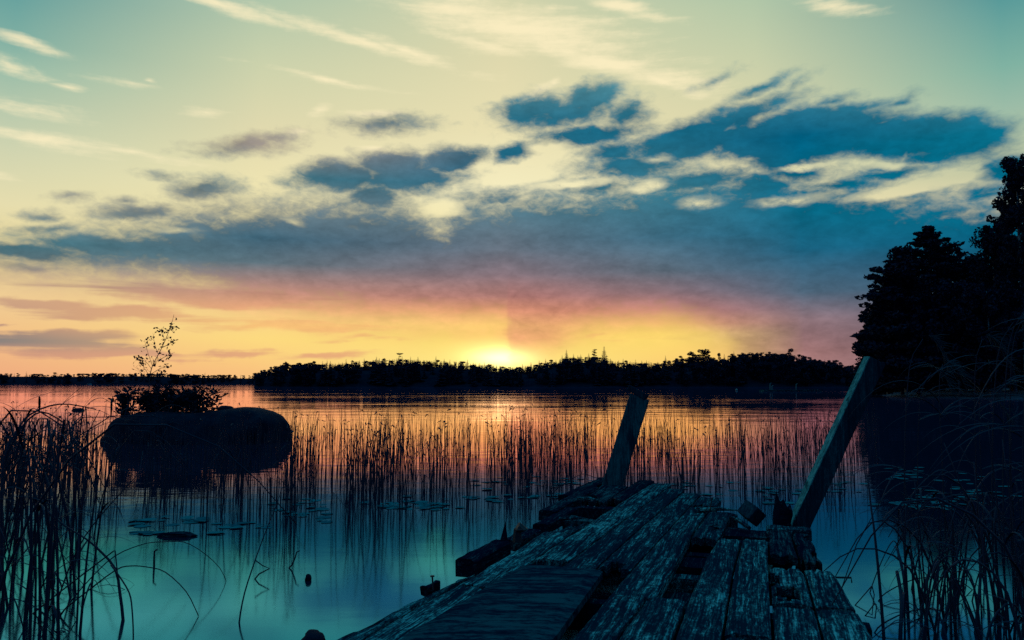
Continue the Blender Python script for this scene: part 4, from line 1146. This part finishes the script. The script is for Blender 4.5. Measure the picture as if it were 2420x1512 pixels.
# the tall clump at the left edge
r = random.Random(31)
LL = "dark reed in the tangled clump at the left edge of the water"
for i in range(68):
    px = r.choice((r.uniform(-150, 60), r.uniform(-40, 175), r.uniform(60, 250))); d = r.uniform(3.9, 7.5)
    x = (px - PW / 2) / PW / LENS_F * d; base = Vector((x, d, 0)); h = r.uniform(.75, 1.22)
    lean = Vector((r.uniform(-.45, .6), r.uniform(-.2, .2), 0)) * h * r.choice((.3, .8, 1.2))
    arch = r.random() < .56
    if arch:
        pts = [base + Vector((0, 0, -.2)), base + Vector((0, 0, 0)), base + lean * .3 + Vector((0, 0, h * .55)), base + lean * .9 + Vector((0, 0, h * .95)), base + lean * 1.7 + Vector((0, 0, h * .85)), base + lean * 2.3 + Vector((0, 0, h * r.uniform(.35, .6)))]
    else:
        pts = [base + Vector((0, 0, -.2)), base + lean * .05, base + lean * .35 + Vector((0, 0, h * .5)), base + lean + Vector((0, 0, h))]
    lv = []
    for k in range(r.choice((2, 3, 3, 4))):
        a = r.uniform(0, 6.283); lv.append((r.uniform(.25, .8), (math.cos(a), math.sin(a) * .6, r.uniform(.5, 1.6)), r.uniform(.3, .65), r.uniform(.004, .008), r.uniform(.3, 1.1)))
    culm('tall_reed', LL, base, pts, r.uniform(.006, .0115), .0025, "reeds of the tangled clump at the left edge", lv)
# the clump at the right, near the dock
LRt = "dark reed in the clump growing from the water right of the dock"
def rp(px, py): return px, py
right_traced = [
 ([(2088, 1509), (2078, 1380), (2066, 1260), (2058, 1200), (2050, 1130)], .010, .004, "thick reed leaning left, nearest of the right clump to the dock"),
 ([(2127, 1509), (2130, 1440), (2128, 1400), (2119, 1350)], .012, .010, "short thick broken reed stump standing right of the leaning one"),
 ([(2176, 1470), (2186, 1390), (2207, 1328), (2230, 1305), (2262, 1290)], .011, .004, "thick reed bending over to the right in the middle of the right clump"),
 ([(2227, 1500), (2240, 1430), (2263, 1302), (2297, 1200)], .012, .005, "thickest straight reed in the middle of the right clump"),
 ([(2305, 1496), (2315, 1380), (2320, 1264), (2326, 1180)], .012, .005, "tall straight thick reed near the right edge of the clump"),
 ([(2020, 1430), (2058, 1386), (2060, 1384), (2074, 1440)], .004, .003, "thin folded reed making a sharp tent beside the dock edge"),
 ([(2044, 1455), (2066, 1426), (2070, 1428), (2062, 1470)], .0045, .003, "smaller folded reed tent just below the first, by the dock edge"),
 ([(2055, 1400), (2100, 1290), (2120, 1290), (2135, 1380)], .004, .003, "thin reed arching in a narrow bow behind the broken stump"),
 ([(2075, 1420), (2120, 1385), (2180, 1365), (2260, 1370), (2330, 1420)], .004, .003, "long thin reed bowing low across the right clump"),
 ([(2066, 1495), (2110, 1460), (2170, 1440), (2230, 1445), (2290, 1480)], .0045, .003, "long thin reed bowing lowest across the front of the right clump"),
]
for pp, a, c_, lab in right_traced: traced('bent_reed', lab, pp, 4, .3, a, c_, n=20, sharp='tent' in lab)
for i in range(76):
    px = r.choice((r.uniform(2110, 2300), r.uniform(2200, 2420), r.uniform(2330, 2540), r.uniform(2330, 2460))); d = r.uniform(3.3, 5.6)
    x = (px - PW / 2) / PW / LENS_F * d; base = Vector((x, d, 0)); h = r.uniform(.35, .85) if px < 2310 else r.uniform(.6, 1.15)
    lean = Vector((r.uniform(-.5, .5), r.uniform(-.2, .2), 0)) * h
    if r.random() < .4:
        pts = [base + Vector((0, 0, -.2)), base, base + lean * .4 + Vector((0, 0, h * .6)), base + lean * 1.2 + Vector((0, 0, h * .75)), base + lean * 2.0 + Vector((0, 0, h * r.uniform(.2, .5)))]
    else: pts = [base + Vector((0, 0, -.2)), base, base + lean * .3 + Vector((0, 0, h * .5)), base + lean * .8 + Vector((0, 0, h))]
    lv = []
    for k in range(r.choice((1, 2, 2, 3))):
        a = r.uniform(0, 6.283); lv.append((r.uniform(.3, .85), (math.cos(a), math.sin(a) * .6, r.uniform(.4, 1.4)), r.uniform(.25, .5), r.uniform(.004, .008), r.uniform(.4, 1.2)))
    culm('tall_reed', LRt, base, pts, r.uniform(.006, .011), .002, "reeds of the clump right of the dock", lv)
# feathery grass rising over the dark trees at the right
LP = "tall feathery reed grass bending at the right edge against the dark trees"
for i, (px, d, ytop) in enumerate([(2118, 4.9, 800), (2150, 5.2, 880), (2215, 5.0, 860), (2290, 4.6, 800), (2320, 4.4, 760), (2345, 4.2, 730), (2365, 4.4, 745), (2390, 4.0, 780), (2400, 4.3, 870), (2425, 4.1, 740), (2440, 4.4, 900), (2305, 4.8, 930), (2370, 4.7, 960), (2460, 4.2, 820)]):
    x = (px - PW / 2) / PW / LENS_F * d; base = Vector((x, d, 0)); zt = atd(px, ytop, d).z
    dx_ = r.uniform(-.02, .14)
    pts = [base + Vector((0, 0, -.2)), base, base + Vector((dx_ * .2, 0, zt * .5)), base + Vector((dx_ * .7, 0, zt * .88)), base + Vector((dx_ * 1.3 + .04, .02, zt))]
    lv = []
    for k in range(7):
        lv.append((r.uniform(.45, .97), (r.choice((-1, 1, 1)) * r.uniform(.6, 1), r.uniform(-.4, .4), r.uniform(.1, .9)), r.uniform(.28, .6), r.uniform(.005, .009), r.uniform(.5, 1.1)))
    root = culm('reed_grass', LP, base, pts, .0055, .0018, "feathery reed grass at the right edge", lv, mat='reed')
    b = MB(); tip = pts[-1] - base
    for k in range(46):     # plume
        t = r.random(); a = tip + Vector((.02 + .10 * t, 0, .02 - .16 * t * t)) * 1.2
        dv = Vector((r.uniform(.2, 1), r.uniform(-.5, .5), r.uniform(-.9, .3))).normalized() * r.uniform(.05, .11)
        b.tube([a, a + dv * .5, a + dv + Vector((0, 0, -.015))], [.0016, .0024, .0008], 3, False)
    b.build('plume', M['dry_reed'], root)

# ------------------------------------------------------------------ small things on the far water
p = at(1738, 915); p = Vector(((1738 - PW / 2) / PW / LENS_F * 150, 150, 0))
bm = bmesh.new(); bmesh.ops.create_uvsphere(bm, u_segments=14, v_segments=9, radius=.22); me = bpy.data.meshes.new('buoy'); bm.to_mesh(me); bm.free(); me.materials.append(M['pale_paint'])
o = bpy.data.objects.new('buoy', me); C.objects.link(o); o.location = (p.x, 150, .12); tag(o, "small white buoy on the dark water before the far hill", 'buoy')
x0 = (1865 - PW / 2) / PW / LENS_F * 130; root = empty('swimming_raft', (x0, 130, 0)); tag(root, "low swimming raft with pale rail posts far out on the dark water", 'raft')
b = MB(); b.box(0, 0, .12, 9.5, 2.4, .26); b.box(-.2, 0, .28, 9.0, 2.2, .05); b.build('deck', M['wood'], root)
for dx_, h in ((-3.6, 1.0), (-3.3, .6), (.6, .9)):
    b = MB(); b.tube([(dx_, -.9, .3), (dx_, -.9, .3 + h), (dx_ + .25, -.9, .3 + h + .05)], [.06, .05, .04], 7); b.build('rail_post', M['pale_paint'], root)
# boats and a hut roof as pale dots on the far left shore
for px, dd, w, lab in ((215, FAR_D - 6, 4.5, "tiny pale boat drawn up on the far left shore"), (635, FAR_D - 6, 9.0, "row of tiny pale boats on the far shore right of the sapling")):
    x = (px - PW / 2) / PW / LENS_F * dd; root = empty('moored_boat', (x, dd, 0)); tag(root, lab, 'boat')
    b = MB(); n = 10
    for i in range(n + 1):
        t = i / n; hw = .9 * math.sin(math.pi * min(1, t * .55 + .45)) ; xx = (t - .5) * w
        b.v += [Vector((xx, -hw, .9 + .3 * t)), Vector((xx, -hw * .5, 0)), Vector((xx, hw * .5, 0)), Vector((xx, hw, .9 + .3 * t))]
    for i in range(n):
        for k in range(3): b.f.append((i * 4 + k, i * 4 + k + 1, i * 4 + k + 5, i * 4 + k + 4))
    b.f += [(0, 3, 2, 1), (n * 4, n * 4 + 1, n * 4 + 2, n * 4 + 3)]
    b.build('hull', M['white_paint'], root)
